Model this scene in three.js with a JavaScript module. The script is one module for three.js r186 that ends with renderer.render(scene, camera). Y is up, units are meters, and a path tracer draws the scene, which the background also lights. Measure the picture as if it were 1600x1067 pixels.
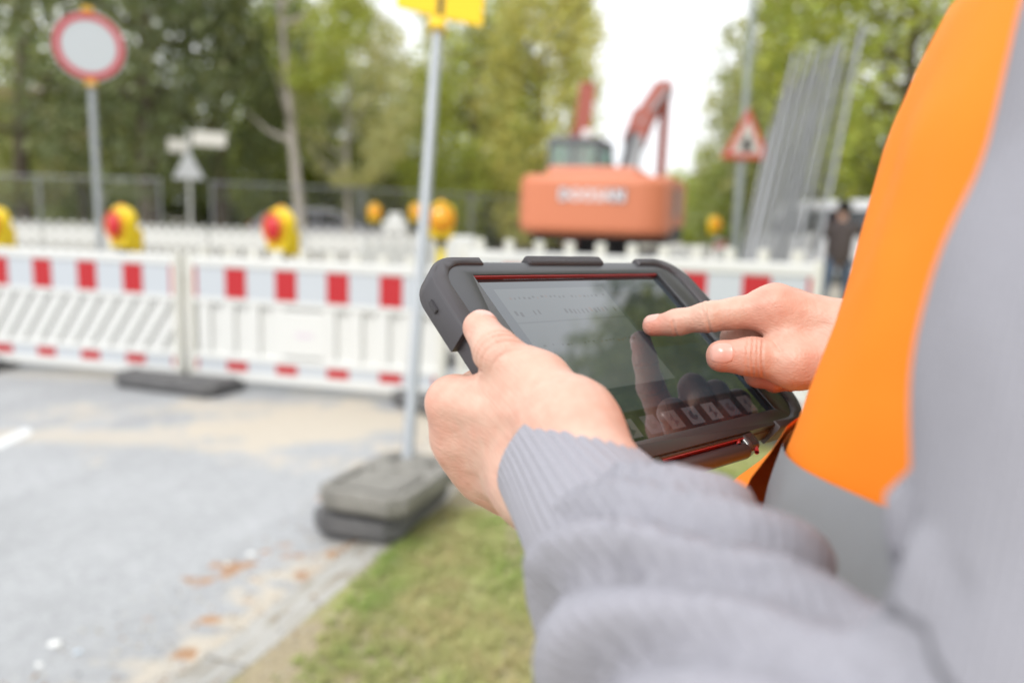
import * as THREE from 'three';
import { mergeGeometries, mergeVertices, toCreasedNormals } from 'three/addons/utils/BufferGeometryUtils.js';
import { RoundedBoxGeometry } from 'three/addons/geometries/RoundedBoxGeometry.js';
import { FontLoader } from 'three/addons/loaders/FontLoader.js';
import { TextGeometry } from 'three/addons/geometries/TextGeometry.js';

// ---------------------------------------------------------------- camera, sky, sun, exposure
const FPX = 1250, CX = 800, CY = 533.5;                       // focal length and centre of the photograph in its pixels
const scene = new THREE.Scene();
const camera = new THREE.PerspectiveCamera(THREE.MathUtils.radToDeg(2 * Math.atan(CY / FPX)), 1600 / 1067, 0.02, 900);
camera.rotation.order = 'YXZ';
camera.position.set(0, 1.4, 0);
camera.rotation.set(THREE.MathUtils.degToRad(-8.8), 0, 0.032);
camera.focus = 0.53;
camera.userData.fStop = 3.1;
camera.updateMatrixWorld(true);
scene.add(camera);

const renderer = new THREE.WebGLRenderer({ antialias: true });
renderer.setSize(1024, 682);
renderer.toneMapping = THREE.LinearToneMapping;
renderer.toneMappingExposure = 1.55;
renderer.shadowMap.enabled = true;

let rs = 12345;
const seed = (n) => { rs = n >>> 0; };
const rnd = () => { rs = (rs + 0x6D2B79F5) >>> 0; let t = rs; t = Math.imul(t ^ (t >>> 15), t | 1); t ^= t + Math.imul(t ^ (t >>> 7), t | 61); return ((t ^ (t >>> 14)) >>> 0) / 4294967296; };
const rr = (a, b) => a + (b - a) * rnd();
const hash = (x, y, z) => { let h = Math.imul(x, 374761393) + Math.imul(y, 668265263) + Math.imul(z, 2147483647 ^ 0x5bd1e995); h = Math.imul(h ^ (h >>> 13), 1274126177); return ((h ^ (h >>> 16)) >>> 0) / 4294967296; };
const sm = (t) => t * t * (3 - 2 * t);
function noise(x, y, z = 0) {
  const xi = Math.floor(x), yi = Math.floor(y), zi = Math.floor(z), u = sm(x - xi), v = sm(y - yi), w = sm(z - zi);
  const L = (a, b, t) => a + (b - a) * t;
  return L(L(L(hash(xi, yi, zi), hash(xi + 1, yi, zi), u), L(hash(xi, yi + 1, zi), hash(xi + 1, yi + 1, zi), u), v),
    L(L(hash(xi, yi, zi + 1), hash(xi + 1, yi, zi + 1), u), L(hash(xi, yi + 1, zi + 1), hash(xi + 1, yi + 1, zi + 1), u), v), w);
}
const fbm = (x, y, z = 0, o = 4) => { let s = 0, a = 0.5, n = 0; for (let i = 0; i < o; i++) { s += a * noise(x, y, z); n += a; a *= 0.5; x *= 2.03; y *= 2.03; z *= 2.03; } return s / n; };
const clamp = (x, a = 0, b = 1) => Math.min(b, Math.max(a, x));
const sstep = (a, b, x) => sm(clamp((x - a) / (b - a)));
const lerp = (a, b, t) => a + (b - a) * t;

{ // an even, bright overcast sky with faint cloud structure
  const w = 512, h = 256, d = new Float32Array(w * h * 4);
  for (let j = 0; j < h; j++) for (let i = 0; i < w; i++) {
    const el = (j + 0.5) / h * Math.PI - Math.PI / 2, az = (i + 0.5) / w * 2 * Math.PI;
    const x = Math.cos(el) * Math.cos(az), y = Math.sin(el), z = Math.cos(el) * Math.sin(az);
    const n = fbm(x * 2.2 + 5, y * 4 + 3, z * 2.2 + 9, 4) - 0.5;
    const l = (0.86 + 0.3 * Math.max(0, y)) * (1 + 0.3 * n), k = (j * w + i) * 4, blue = 0.04 * clamp(-n * 4);
    d[k] = l * (0.975 - blue); d[k + 1] = l * (1 - blue * 0.3); d[k + 2] = l * (1.035 + blue); d[k + 3] = 1;
  }
  const t = new THREE.DataTexture(d, w, h, THREE.RGBAFormat, THREE.FloatType);
  t.mapping = THREE.EquirectangularReflectionMapping; t.magFilter = THREE.LinearFilter; t.minFilter = THREE.LinearFilter; t.needsUpdate = true;
  scene.background = t; scene.environment = t;
}
const sun = new THREE.DirectionalLight(new THREE.Color(1, 0.965, 0.91), 1.3);
sun.position.set(-9, 17, 7); sun.target.position.set(0, 0, -6);
sun.castShadow = true; sun.shadow.radius = 30; sun.shadow.mapSize.set(2048, 2048);
Object.assign(sun.shadow.camera, { left: -40, right: 40, top: 40, bottom: -40, near: 0.5, far: 120 });
scene.add(sun, sun.target);

// ---------------------------------------------------------------- helpers
const V = (x, y, z) => new THREE.Vector3(x, y, z);
const CM = camera.matrixWorld.clone();
const camPt = (x, y, z) => V(x, y, z).applyMatrix4(CM);                                   // camera axes: x right, y up, z back
const P = (u, v, d) => camPt((u - CX) / FPX * d, -(v - CY) / FPX * d, -d);                // a pixel of the photograph at a known depth
const dirOf = (u, v) => P(u, v, 1).sub(camera.position);
const G = (u, v, y = 0) => { const d = dirOf(u, v); return camera.position.clone().addScaledVector(d, (y - 1.4) / d.y); };   // where it meets the ground
const at = (u, d, y = 0) => { const p = P(u, 340, d); p.y = y; return p; };             // a spot on the ground under a column at a depth
const used = {};
function numbered(name) { const n = used[name] = (used[name] ?? -1) + 1; return n ? `${name}_${String(n).padStart(3, '0')}` : name; }
function shade(o) { o.traverse((c) => { if (c.isMesh) { c.castShadow = true; c.receiveShadow = true; } }); return o; }
function thing(name, label, category, pos = [0, 0, 0], turn = 0, group) {
  const o = new THREE.Group(); o.name = numbered(name); o.position.set(...(pos.isVector3 ? pos.toArray() : pos)); o.rotation.y = turn;
  o.userData = { label, category }; if (group) o.userData.group = group; scene.add(o); return o;
}
function part(name, geo, mat, parent) { const m = new THREE.Mesh(Array.isArray(geo) ? merge(geo) : geo, mat); m.name = name; m.castShadow = m.receiveShadow = true; parent.add(m); return m; }
function structure(name, geo, mat, label) { const m = part(name, geo, mat, scene); m.name = numbered(name); m.userData = { kind: "structure", label, category: name.replace(/_/g, " ") }; return m; }
function copyOf(o, pos, turn, label) { const c = o.clone(); c.name = numbered(o.name.replace(/_\d{3}$/, '')); c.userData = { ...o.userData }; if (label) c.userData.label = label; c.position.copy(pos); c.rotation.y = turn; scene.add(c); return c; }
const merge = (list) => mergeGeometries(list.map((g) => { const q = g.index ? g.toNonIndexed() : g; for (const k of Object.keys(q.attributes)) if (!['position', 'normal', 'uv'].includes(k)) q.deleteAttribute(k); if (!q.attributes.uv) q.setAttribute('uv', new THREE.BufferAttribute(new Float32Array(q.attributes.position.count * 2), 2)); return q; }));
const box = (x0, x1, y0, y1, z0, z1) => new THREE.BoxGeometry(x1 - x0, y1 - y0, z1 - z0).translate((x0 + x1) / 2, (y0 + y1) / 2, (z0 + z1) / 2);
const rbox = (x0, x1, y0, y1, z0, z1, r = 0.01, s = 2) => new RoundedBoxGeometry(x1 - x0, y1 - y0, z1 - z0, s, r).translate((x0 + x1) / 2, (y0 + y1) / 2, (z0 + z1) / 2);
function bar(a, b, r1, r2 = r1, n = 10) {
  a = a.isVector3 ? a : V(...a); b = b.isVector3 ? b : V(...b);
  const d = b.clone().sub(a), g = new THREE.CylinderGeometry(r2, r1, d.length(), n);
  return g.applyQuaternion(new THREE.Quaternion().setFromUnitVectors(V(0, 1, 0), d.clone().normalize())).translate((a.x + b.x) / 2, (a.y + b.y) / 2, (a.z + b.z) / 2);
}
function plank(a, b, w, t) {                                                              // a box beam from a to b
  a = V(...a); b = V(...b); const d = b.clone().sub(a), g = new THREE.BoxGeometry(w, d.length(), t);
  return g.applyQuaternion(new THREE.Quaternion().setFromUnitVectors(V(0, 1, 0), d.clone().normalize())).translate((a.x + b.x) / 2, (a.y + b.y) / 2, (a.z + b.z) / 2);
}
const lin = (r, g, b) => new THREE.Color().setRGB(r, g, b);
const std = (c, roughness = 0.7, o = {}) => new THREE.MeshStandardMaterial({ color: c.isColor ? c : lin(...c), roughness, ...o });
const phys = (c, roughness, o = {}) => new THREE.MeshPhysicalMaterial({ color: c.isColor ? c : lin(...c), roughness, ...o });
function tex(w, h, fn, srgb = false) {                                                    // fn(i, j) gives [r, g, b] or one grey value, linear 0..1
  const d = new Uint8Array(w * h * 4), enc = (c) => 255 * (srgb ? (c <= 0.0031308 ? c * 12.92 : 1.055 * Math.pow(c, 1 / 2.4) - 0.055) : c);
  for (let j = 0; j < h; j++) for (let i = 0; i < w; i++) { const c = fn(i, j), k = (j * w + i) * 4; for (let q = 0; q < 3; q++) d[k + q] = clamp(enc(clamp(c.length ? c[q] : c)), 0, 255); d[k + 3] = 255; }
  const t = new THREE.DataTexture(d, w, h); t.wrapS = t.wrapT = THREE.RepeatWrapping; t.magFilter = THREE.LinearFilter; t.minFilter = THREE.LinearMipmapLinearFilter; t.generateMipmaps = true;
  if (srgb) t.colorSpace = THREE.SRGBColorSpace; t.needsUpdate = true; return t;
}
const tile = (x, n) => ((x % n) + n) % n;

// signed distances: tapered capsules joined with a smooth minimum, meshed by surface nets
function cone(a, b, r1, r2 = r1) {
  const bx = b.x - a.x, by = b.y - a.y, bz = b.z - a.z, l2 = bx * bx + by * by + bz * bz, q = r1 - r2, a2 = l2 - q * q, il2 = 1 / l2;
  return (x, y, z) => {
    const px = x - a.x, py = y - a.y, pz = z - a.z, yy = px * bx + py * by + pz * bz, zz = yy - l2;
    const ex = px * l2 - bx * yy, ey = py * l2 - by * yy, ez = pz * l2 - bz * yy, x2 = ex * ex + ey * ey + ez * ez, y2 = yy * yy * l2, z2 = zz * zz * l2, k = Math.sign(q) * q * q * x2;
    if (Math.sign(zz) * a2 * z2 > k) return Math.sqrt(x2 + z2) * il2 - r2;
    if (Math.sign(yy) * a2 * y2 < k) return Math.sqrt(x2 + y2) * il2 - r1;
    return (Math.sqrt(x2 * a2 * il2) + yy * q) * il2 - r1;
  };
}
const ball = (a, r) => (x, y, z) => Math.hypot(x - a.x, y - a.y, z - a.z) - r;
const smin = (a, b, k) => { const h = Math.max(k - Math.abs(a - b), 0) / k; return Math.min(a, b) - h * h * k * 0.25; };
const blend = (k, ...fs) => (x, y, z) => { let d = fs[0](x, y, z); for (let i = 1; i < fs.length; i++) d = smin(d, fs[i](x, y, z), k); return d; };
const chain = (k, ...pr) => { const c = []; for (let i = 0; i + 1 < pr.length; i++) c.push(cone(pr[i][0], pr[i + 1][0], pr[i][1], pr[i + 1][1])); return c.length > 1 ? blend(k, ...c) : c[0]; };
function grad(f, x, y, z, e) { const g = [f(x + e, y, z) - f(x - e, y, z), f(x, y + e, z) - f(x, y - e, z), f(x, y, z + e) - f(x, y, z - e)], l = Math.hypot(...g) || 1; return [g[0] / l, g[1] / l, g[2] / l, l / (2 * e)]; }
function nets(f, lo, hi, h, slack = 1.2) {
  const n = [0, 1, 2].map((i) => Math.ceil((hi[i] - lo[i]) / h) + 1), [nx, ny, nz] = n, B = 6;
  const d = new Float32Array(nx * ny * nz).fill(1), id = (i, j, k) => (k * ny + j) * nx + i;
  for (let k = 0; k < nz; k += B) for (let j = 0; j < ny; j += B) for (let i = 0; i < nx; i += B) {
    const c = f(lo[0] + (i + B / 2) * h, lo[1] + (j + B / 2) * h, lo[2] + (k + B / 2) * h), far = Math.abs(c) > B * h * 0.87 * slack + 2 * h;
    for (let z = k; z < Math.min(k + B, nz); z++) for (let y = j; y < Math.min(j + B, ny); y++) for (let x = i; x < Math.min(i + B, nx); x++)
      d[id(x, y, z)] = far ? c : f(lo[0] + x * h, lo[1] + y * h, lo[2] + z * h);
  }
  const vid = new Int32Array(nx * ny * nz).fill(-1), pos = [], idx = [], C8 = [[0, 0, 0], [1, 0, 0], [0, 1, 0], [1, 1, 0], [0, 0, 1], [1, 0, 1], [0, 1, 1], [1, 1, 1]];
  const E = [[0, 1], [2, 3], [4, 5], [6, 7], [0, 2], [1, 3], [4, 6], [5, 7], [0, 4], [1, 5], [2, 6], [3, 7]];
  for (let k = 0; k < nz - 1; k++) for (let j = 0; j < ny - 1; j++) for (let i = 0; i < nx - 1; i++) {
    const v = C8.map(([a, b, c]) => d[id(i + a, j + b, k + c)]); let neg = 0; for (const q of v) neg += q < 0;
    if (neg === 0 || neg === 8) continue;
    let sx = 0, sy = 0, sz = 0, m = 0;
    for (const [a, b] of E) if ((v[a] < 0) !== (v[b] < 0)) { const t = v[a] / (v[a] - v[b]); sx += lerp(C8[a][0], C8[b][0], t); sy += lerp(C8[a][1], C8[b][1], t); sz += lerp(C8[a][2], C8[b][2], t); m++; }
    let p = [lo[0] + (i + sx / m) * h, lo[1] + (j + sy / m) * h, lo[2] + (k + sz / m) * h];
    for (let s = 0; s < 2; s++) { const q = f(...p), g = grad(f, ...p, h * 0.3), st = clamp(q / Math.max(g[3], 0.4), -0.6 * h, 0.6 * h); p = [p[0] - g[0] * st, p[1] - g[1] * st, p[2] - g[2] * st]; }
    vid[id(i, j, k)] = pos.length / 3; pos.push(...p);
  }
  const quad = (a, b, c, e, flip) => { if (a < 0 || b < 0 || c < 0 || e < 0) return; flip ? idx.push(a, c, b, b, c, e) : idx.push(a, b, c, b, e, c); };
  for (let k = 1; k < nz - 1; k++) for (let j = 1; j < ny - 1; j++) for (let i = 1; i < nx - 1; i++) {
    const s = d[id(i, j, k)] < 0;
    if (s !== d[id(i + 1, j, k)] < 0) quad(vid[id(i, j - 1, k - 1)], vid[id(i, j, k - 1)], vid[id(i, j - 1, k)], vid[id(i, j, k)], !s);
    if (s !== d[id(i, j + 1, k)] < 0) quad(vid[id(i - 1, j, k - 1)], vid[id(i, j, k - 1)], vid[id(i - 1, j, k)], vid[id(i, j, k)], s);
    if (s !== d[id(i, j, k + 1)] < 0) quad(vid[id(i - 1, j - 1, k)], vid[id(i, j - 1, k)], vid[id(i - 1, j, k)], vid[id(i, j, k)], !s);
  }
  const g = new THREE.BufferGeometry(); g.setAttribute('position', new THREE.BufferAttribute(new Float32Array(pos), 3)); g.setIndex(idx);
  const nor = new Float32Array(pos.length);
  for (let q = 0; q < pos.length; q += 3) { const a = grad(f, pos[q], pos[q + 1], pos[q + 2], h * 0.5); nor[q] = a[0]; nor[q + 1] = a[1]; nor[q + 2] = a[2]; }
  g.setAttribute('normal', new THREE.BufferAttribute(nor, 3));
  return g;
}
function displace(g, fn) { const p = g.attributes.position, n = g.attributes.normal; for (let i = 0; i < p.count; i++) { const d = fn(p.getX(i), p.getY(i), p.getZ(i), n.getX(i), n.getY(i), n.getZ(i)); p.setXYZ(i, p.getX(i) + n.getX(i) * d, p.getY(i) + n.getY(i) * d, p.getZ(i) + n.getZ(i) * d); } g.computeVertexNormals(); return g; }
function tint(g, fn) { const p = g.attributes.position, c = new Float32Array(p.count * 3); for (let i = 0; i < p.count; i++) c.set(fn(p.getX(i), p.getY(i), p.getZ(i)), i * 3); g.setAttribute('color', new THREE.BufferAttribute(c, 3)); return g; }
function uvBy(g, fn) { const p = g.attributes.position, u = new Float32Array(p.count * 2); for (let i = 0; i < p.count; i++) u.set(fn(p.getX(i), p.getY(i), p.getZ(i)), i * 2); g.setAttribute('uv', new THREE.BufferAttribute(u, 2)); return g; }
// grid of points f(s, t) with s, t in 0..1 -> a smooth sheet; closed in s when loop is set
function sheet(ns, nt, f, loop = false, us = 1, vt = 1) {
  const pos = [], uv = [], idx = [];
  for (let j = 0; j <= nt; j++) for (let i = 0; i <= ns; i++) { const p = f(i / ns, j / nt); pos.push(p.x, p.y, p.z); uv.push(i / ns * us, j / nt * vt); }
  for (let j = 0; j < nt; j++) for (let i = 0; i < ns; i++) { const a = j * (ns + 1) + i, b = a + 1, c = a + ns + 1, e = c + 1; idx.push(a, b, c, b, e, c); }
  const g = new THREE.BufferGeometry(); g.setAttribute('position', new THREE.Float32BufferAttribute(pos, 3)); g.setAttribute('uv', new THREE.Float32BufferAttribute(uv, 2)); g.setIndex(idx); g.computeVertexNormals();
  if (loop) { const n = g.attributes.normal; for (let j = 0; j <= nt; j++) { const a = j * (ns + 1), b = a + ns, v = V(n.getX(a) + n.getX(b), n.getY(a) + n.getY(b), n.getZ(a) + n.getZ(b)).normalize(); n.setXYZ(a, v.x, v.y, v.z); n.setXYZ(b, v.x, v.y, v.z); } }
  return g;
}

// ---------------------------------------------------------------- ground: road, kerb, verge, site
const KO = V(-0.55, 0, -3.25), KD = V(0.305, 0, -0.952).normalize(), KN = V(-KD.z, 0, KD.x);   // kerb line, its direction (away), its right side
const kerbAt = (t, s = 0) => KO.clone().addScaledVector(KD, t).addScaledVector(KN, s);
const kerbUV = (x, z) => { const dx = x - KO.x, dz = z - KO.z; return [dx * KD.x + dz * KD.z, dx * KN.x + dz * KN.z]; };
function flat(pts, y, x0, z0, size) {                       // a level polygon, uv over a square of that size
  const sh = new THREE.Shape(pts.map((p) => new THREE.Vector2(p[0], -p[1]))), g = new THREE.ShapeGeometry(sh).rotateX(-Math.PI / 2).translate(0, y, 0);
  return uvBy(g, (x, _, z) => [(x - x0) / size, (z - z0) / size]);
}
const grainTex = tex(512, 512, (i, j) => { const n = hash(i, j, 3) * 0.5 + noise(tile(i, 512) / 3, j / 3, 7) * 0.5; return 0.35 + 0.5 * n; });
const bumpGrain = (rx) => { const t = grainTex.clone(); t.repeat.set(rx, rx); t.needsUpdate = true; return t; };
const X0 = -9, Z0 = -13, RS = 12;
const blob = (x, z, cx, cz, ax, az, rot) => { const c = Math.cos(rot), s = Math.sin(rot), dx = x - cx, dz = z - cz; return Math.hypot((dx * c + dz * s) / ax, (-dx * s + dz * c) / az); };
const gS = (u, v) => { const p = G(u, v); return [p.x, p.z]; };
const sand1 = gS(560, 660), sand2 = gS(140, 683), sand3 = gS(330, 640), dark1 = gS(40, 560), arc = gS(-330, 900), leaf1 = gS(372, 885), leaf2 = gS(560, 860);
const roadMap = tex(2048, 2048, (i, j) => {
  const x = X0 + (i + 0.5) / 2048 * RS, z = Z0 + (j + 0.5) / 2048 * RS, [t, s] = kerbUV(x, z);
  const fine = hash(i, j, 1), mid = noise(x * 40, z * 40, 2), big = fbm(x * 1.3, z * 1.3, 4, 4), streak = fbm(t * 0.8, s * 5, 8, 3);
  let a = 0.35 * (0.8 + 0.3 * fine + 0.16 * (mid - 0.5)) * (0.84 + 0.26 * big + 0.22 * (streak - 0.5) + 0.06);
  let c = [a * 0.985, a, a * 1.02];
  const ring = Math.abs(blob(x, z, arc[0], arc[1], 2.35, 2.05, 0.2) - 1);                // worn tyre arc
  const wear = 0.4 * (1 - sstep(0, 0.07, ring)) * (0.4 + big);
  c = c.map((q) => lerp(q, 0.43, wear * 0.7));
  let sd = 0; const nz = fbm(x * 2.6, z * 2.6, 12, 5), nf = fbm(x * 14, z * 14, 13, 3);
  sd = Math.max(sd, 0.8 * sstep(0.62, 0.25, blob(x, z, sand1[0], sand1[1], 1.6, 0.75, -0.2) * 0.5 + (0.55 - nz) * 1.3 + (nf - 0.5) * 0.5));
  sd = Math.max(sd, 0.6 * sstep(0.6, 0.3, blob(x, z, sand2[0], sand2[1], 0.9, 0.22, -0.1) * 0.5 + (0.5 - nz) * 0.8 + (nf - 0.5) * 0.3));
  sd = Math.max(sd, 0.6 * sstep(0.62, 0.3, blob(x, z, sand3[0], sand3[1], 1.1, 0.28, -0.25) * 0.5 + (0.5 - nz) * 1.1 + (nf - 0.5) * 0.4));
  sd = Math.max(sd, 0.75 * sstep(0.44, 0.8, nf * 0.75 + nz * 0.5 - Math.abs(s + 0.12) * 1.1));          // sand gathered along the kerb
  sd = Math.max(sd, z < -6.3 ? 0.5 * sstep(0.35, 0.6, nz) : 0);
  c = [lerp(c[0], 0.52 * (0.9 + 0.2 * fine), sd), lerp(c[1], 0.455 * (0.9 + 0.2 * fine), sd), lerp(c[2], 0.36 * (0.9 + 0.2 * fine), sd)];
  const lv = Math.max(sstep(0.62, 0.75, nf + 0.16 - blob(x, z, leaf1[0], leaf1[1], 0.28, 0.12, -1.0) * 0.22), sstep(0.6, 0.75, nf + 0.18 - blob(x, z, leaf2[0], leaf2[1], 0.42, 0.12, -1.15) * 0.2), sstep(0.72, 0.8, noise(x * 9, z * 9, 31) * 0.6 + nf * 0.5 - Math.abs(s + 0.25) * 0.5));
  c = [lerp(c[0], 0.36, lv * 0.85), lerp(c[1], 0.19, lv * 0.85), lerp(c[2], 0.09, lv * 0.85)];
  return c;
}, true);
const roadMat = std([1, 1, 1], 0.92, { map: roadMap, bumpMap: bumpGrain(24), bumpScale: 0.003 });
const A = kerbAt(-4, -0.085), Bq = kerbAt(9.3, -0.085);
{
  const g = new THREE.PlaneGeometry(900, 900, 1, 1).rotateX(-Math.PI / 2).translate(0, -0.012, 0); uvBy(g, (x, y, z) => [x / 6, z / 6]);
  const m = tex(512, 512, (i, j) => { const n = fbm(i / 40, j / 40, 21, 4), f = hash(i, j, 5); const a = 0.3 * (0.75 + 0.3 * f + 0.35 * n); return [a * 1.04, a * 0.95, a * 0.8]; }, true);
  structure('ground', g, std([1, 1, 1], 0.95, { map: m }), 'sandy level ground of the building site reaching to the trees');
  structure('road', flat([[X0, Z0 + RS], [A.x, A.z], [Bq.x, Bq.z], [Bq.x, Z0], [X0, Z0]], 0, X0, Z0, RS), roadMat, 'pale worn asphalt road strewn with sand in front of the barriers');
  const v0 = kerbAt(-4, 0.08), v1 = kerbAt(9.3, 0.08);
  const soil = tex(1024, 1024, (i, j) => { const x = i / 1024 * 6, z = j / 1024 * 6, n = fbm(x * 2.2, z * 2.2, 41, 4), f = hash(i, j, 6), q = sstep(0.4, 0.6, n); return [lerp(0.3, 0.27, q) * (0.7 + 0.6 * f), lerp(0.25, 0.27, q) * (0.7 + 0.6 * f), lerp(0.16, 0.1, q) * (0.7 + 0.6 * f)]; }, true);
  structure('verge', flat([[v0.x, v0.z], [20, v0.z], [20, v1.z], [v1.x, v1.z]], 0.012, 0, 0, 6), std([1, 1, 1], 0.97, { map: soil }), 'grass verge soil beside the kerb');
  const ln = [gS(-60, 712), gS(42, 668), gS(50, 678), gS(-60, 730)];
  structure('road_marking', flat(ln, 0.004, 0, 0, 1), std([0.62, 0.63, 0.62], 0.8), 'short white painted line on the asphalt');
}
function stoneMap(s, base) { return tex(256, 256, (i, j) => { const n = fbm(i / 22, j / 22, s, 4), f = hash(i, j, s); const d = sstep(0.5, 0.68, fbm(i / 34 + 9, j / 34, s + 5, 4)), a = base * (0.72 + 0.3 * n + 0.3 * f) * (1 - 0.3 * d); return [a * (1.03 + 0.08 * d), a, a * (0.93 - 0.12 * d)]; }, true); }
const kerbMats = [0.43, 0.36, 0.4].map((b, i) => std([1, 1, 1], 0.9, { map: stoneMap(60 + i, b), bumpMap: bumpGrain(3), bumpScale: 0.002 }));
{
  const kerb = thing('kerb', 'flush row of pale concrete kerb stones between asphalt and grass', 'kerb', KO);
  kerb.rotation.y = Math.atan2(-KD.x, -KD.z);
  const g = rbox(-0.08, 0.08, -0.1, 0.016, -0.494, 0.494, 0.008);
  for (let i = -4; i < 8; i++) { const m = part('kerb_stone', g, kerbMats[(i + 6) % 3], kerb); m.position.set((hash(i + 9, 1, 1) - 0.5) * 0.012, (hash(i + 9, 2, 1) - 0.5) * 0.006, -i - 0.5); m.rotation.z = (hash(i + 9, 3, 1) - 0.5) * 0.03; }
}
{ // grass: tufts of blades on the verge
  const bl = []; seed(77);
  for (let k = 0; k < 9; k++) {
    const a = rr(0, 6.28), r = rr(0, 0.018), h = rr(0.016, 0.04), l = rr(0.006, 0.034), w = rr(0.0014, 0.0026), c = Math.cos(a), s = Math.sin(a), x = Math.cos(a * 3) * r, z = Math.sin(a * 3) * r;
    bl.push(x - s * w, 0, z + c * w, x + s * w, 0, z - c * w, x + c * l * 0.4 - s * w, h * 0.65, z + s * l * 0.4 + c * w, x + s * w, 0, z - c * w, x + c * l * 0.4 + s * w, h * 0.65, z + s * l * 0.4 - c * w, x + c * l * 0.4 - s * w, h * 0.65, z + s * l * 0.4 + c * w, x + c * l * 0.4 - s * w, h * 0.65, z + s * l * 0.4 + c * w, x + c * l * 0.4 + s * w, h * 0.65, z + s * l * 0.4 - c * w, x + c * l, h, z + s * l);
  }
  const g = new THREE.BufferGeometry(); g.setAttribute('position', new THREE.Float32BufferAttribute(bl, 3)); g.computeVertexNormals();
  const N = 42000, im = new THREE.InstancedMesh(g, phys([1, 1, 1], 0.8, { transmission: 0.3, side: THREE.DoubleSide }), N), m = new THREE.Matrix4(), q = new THREE.Quaternion(), col = new THREE.Color();
  let n = 0;
  for (let tries = 0; n < N && tries < 400000; tries++) {
    const t = rr(-3, 5), s = 0.1 + Math.pow(rnd(), 1.3) * 4.2, p = kerbAt(t, s), cov = fbm(p.x * 2.6, p.z * 2.6, 90, 4), edge = sstep(0.08, 0.32, s + (cov - 0.5) * 0.5);
    if (rnd() > edge * (0.25 + 1.25 * sstep(0.28, 0.55, cov))) continue;
    q.setFromAxisAngle(V(0, 1, 0), rr(0, 6.28)); const k = rr(0.6, 1.15);
    m.compose(V(p.x, 0.012, p.z), q, V(k * 1.2, k * rr(0.6, 1.1), k * 1.2)); im.setMatrixAt(n, m);
    const dry = clamp(fbm(p.x * 4, p.z * 4, 97, 3) * 1.6 - 0.3 + rr(-0.2, 0.2)); col.setRGB(lerp(0.27, 0.5, dry), lerp(0.38, 0.43, dry), lerp(0.07, 0.2, dry)); im.setColorAt(n, col); n++;
  }
  im.count = n; im.name = 'grass'; im.userData = { kind: 'stuff', label: 'thin yellowish green grass on the verge beside the kerb', category: 'grass' }; im.castShadow = im.receiveShadow = true; scene.add(im);
}
{ // grit and crumbs of soil gathered along the kerb
  seed(31); const g = new THREE.IcosahedronGeometry(1, 0), N = 5200, im = new THREE.InstancedMesh(g, std([1, 1, 1], 0.9), N), m = new THREE.Matrix4(), q = new THREE.Quaternion(), c = new THREE.Color();
  for (let i = 0; i < N; i++) {
    const t = rr(-2.2, 2.2), side = rnd(), s = side < 0.62 ? -0.09 - Math.pow(rnd(), 2) * 0.5 : side < 0.8 ? rr(-0.08, 0.08) : rr(0.08, 0.22), p = kerbAt(t, s), r = 0.0012 + 0.006 * Math.pow(rnd(), 3.2), k = rnd();
    q.setFromAxisAngle(V(rnd(), rnd(), rnd()).normalize(), rr(0, 6)); m.compose(V(p.x, (Math.abs(s) < 0.081 ? 0.017 : s > 0 ? 0.013 : 0.001) + r * 0.3, p.z), q, V(r * rr(0.8, 1.6), r * 0.6, r)); im.setMatrixAt(i, m);
    k < 0.5 ? c.setRGB(0.5, 0.46, 0.39) : k < 0.72 ? c.setRGB(0.3, 0.3, 0.3) : k < 0.9 ? c.setRGB(0.3, 0.19, 0.11) : c.setRGB(0.62, 0.6, 0.56); im.setColorAt(i, c);
  }
  im.name = 'grit'; im.userData = { kind: 'stuff', label: 'loose grit and soil crumbs scattered along the kerb', category: 'grit' }; im.castShadow = im.receiveShadow = true; scene.add(im);
}
{ // small litter on the asphalt: pale stones and bits of paper
  seed(5);
  const bits = [[85, 1008, 0.034], [120, 1020, 0.02], [355, 882, 0.022], [392, 868, 0.026], [413, 868, 0.02], [395, 908, 0.018], [60, 1040, 0.018]];
  const gm = [std([0.72, 0.72, 0.7], 0.8), std([0.5, 0.58, 0.66], 0.6), std([0.66, 0.6, 0.5], 0.85)];
  bits.forEach(([u, v, r], i) => {
    const g = new THREE.IcosahedronGeometry(r, 2), p = g.attributes.position;
    for (let k = 0; k < p.count; k++) { const f = 0.75 + 0.5 * noise(p.getX(k) / r * 1.4 + i * 7, p.getY(k) / r * 1.4, p.getZ(k) / r * 1.4); p.setXYZ(k, p.getX(k) * f * 1.3, p.getY(k) * f * 0.5, p.getZ(k) * f); }
    g.computeVertexNormals();
    const m = part('pebble', g, gm[i % 3], scene); m.name = numbered('pebble'); m.position.copy(G(u, v)); m.position.y = r * 0.15; m.rotation.y = i; m.scale.setScalar(0.5);
    m.userData = { label: 'small pale pebble lying loose on the asphalt', category: 'pebble', group: 'pebbles on the road' };
  });
}

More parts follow.
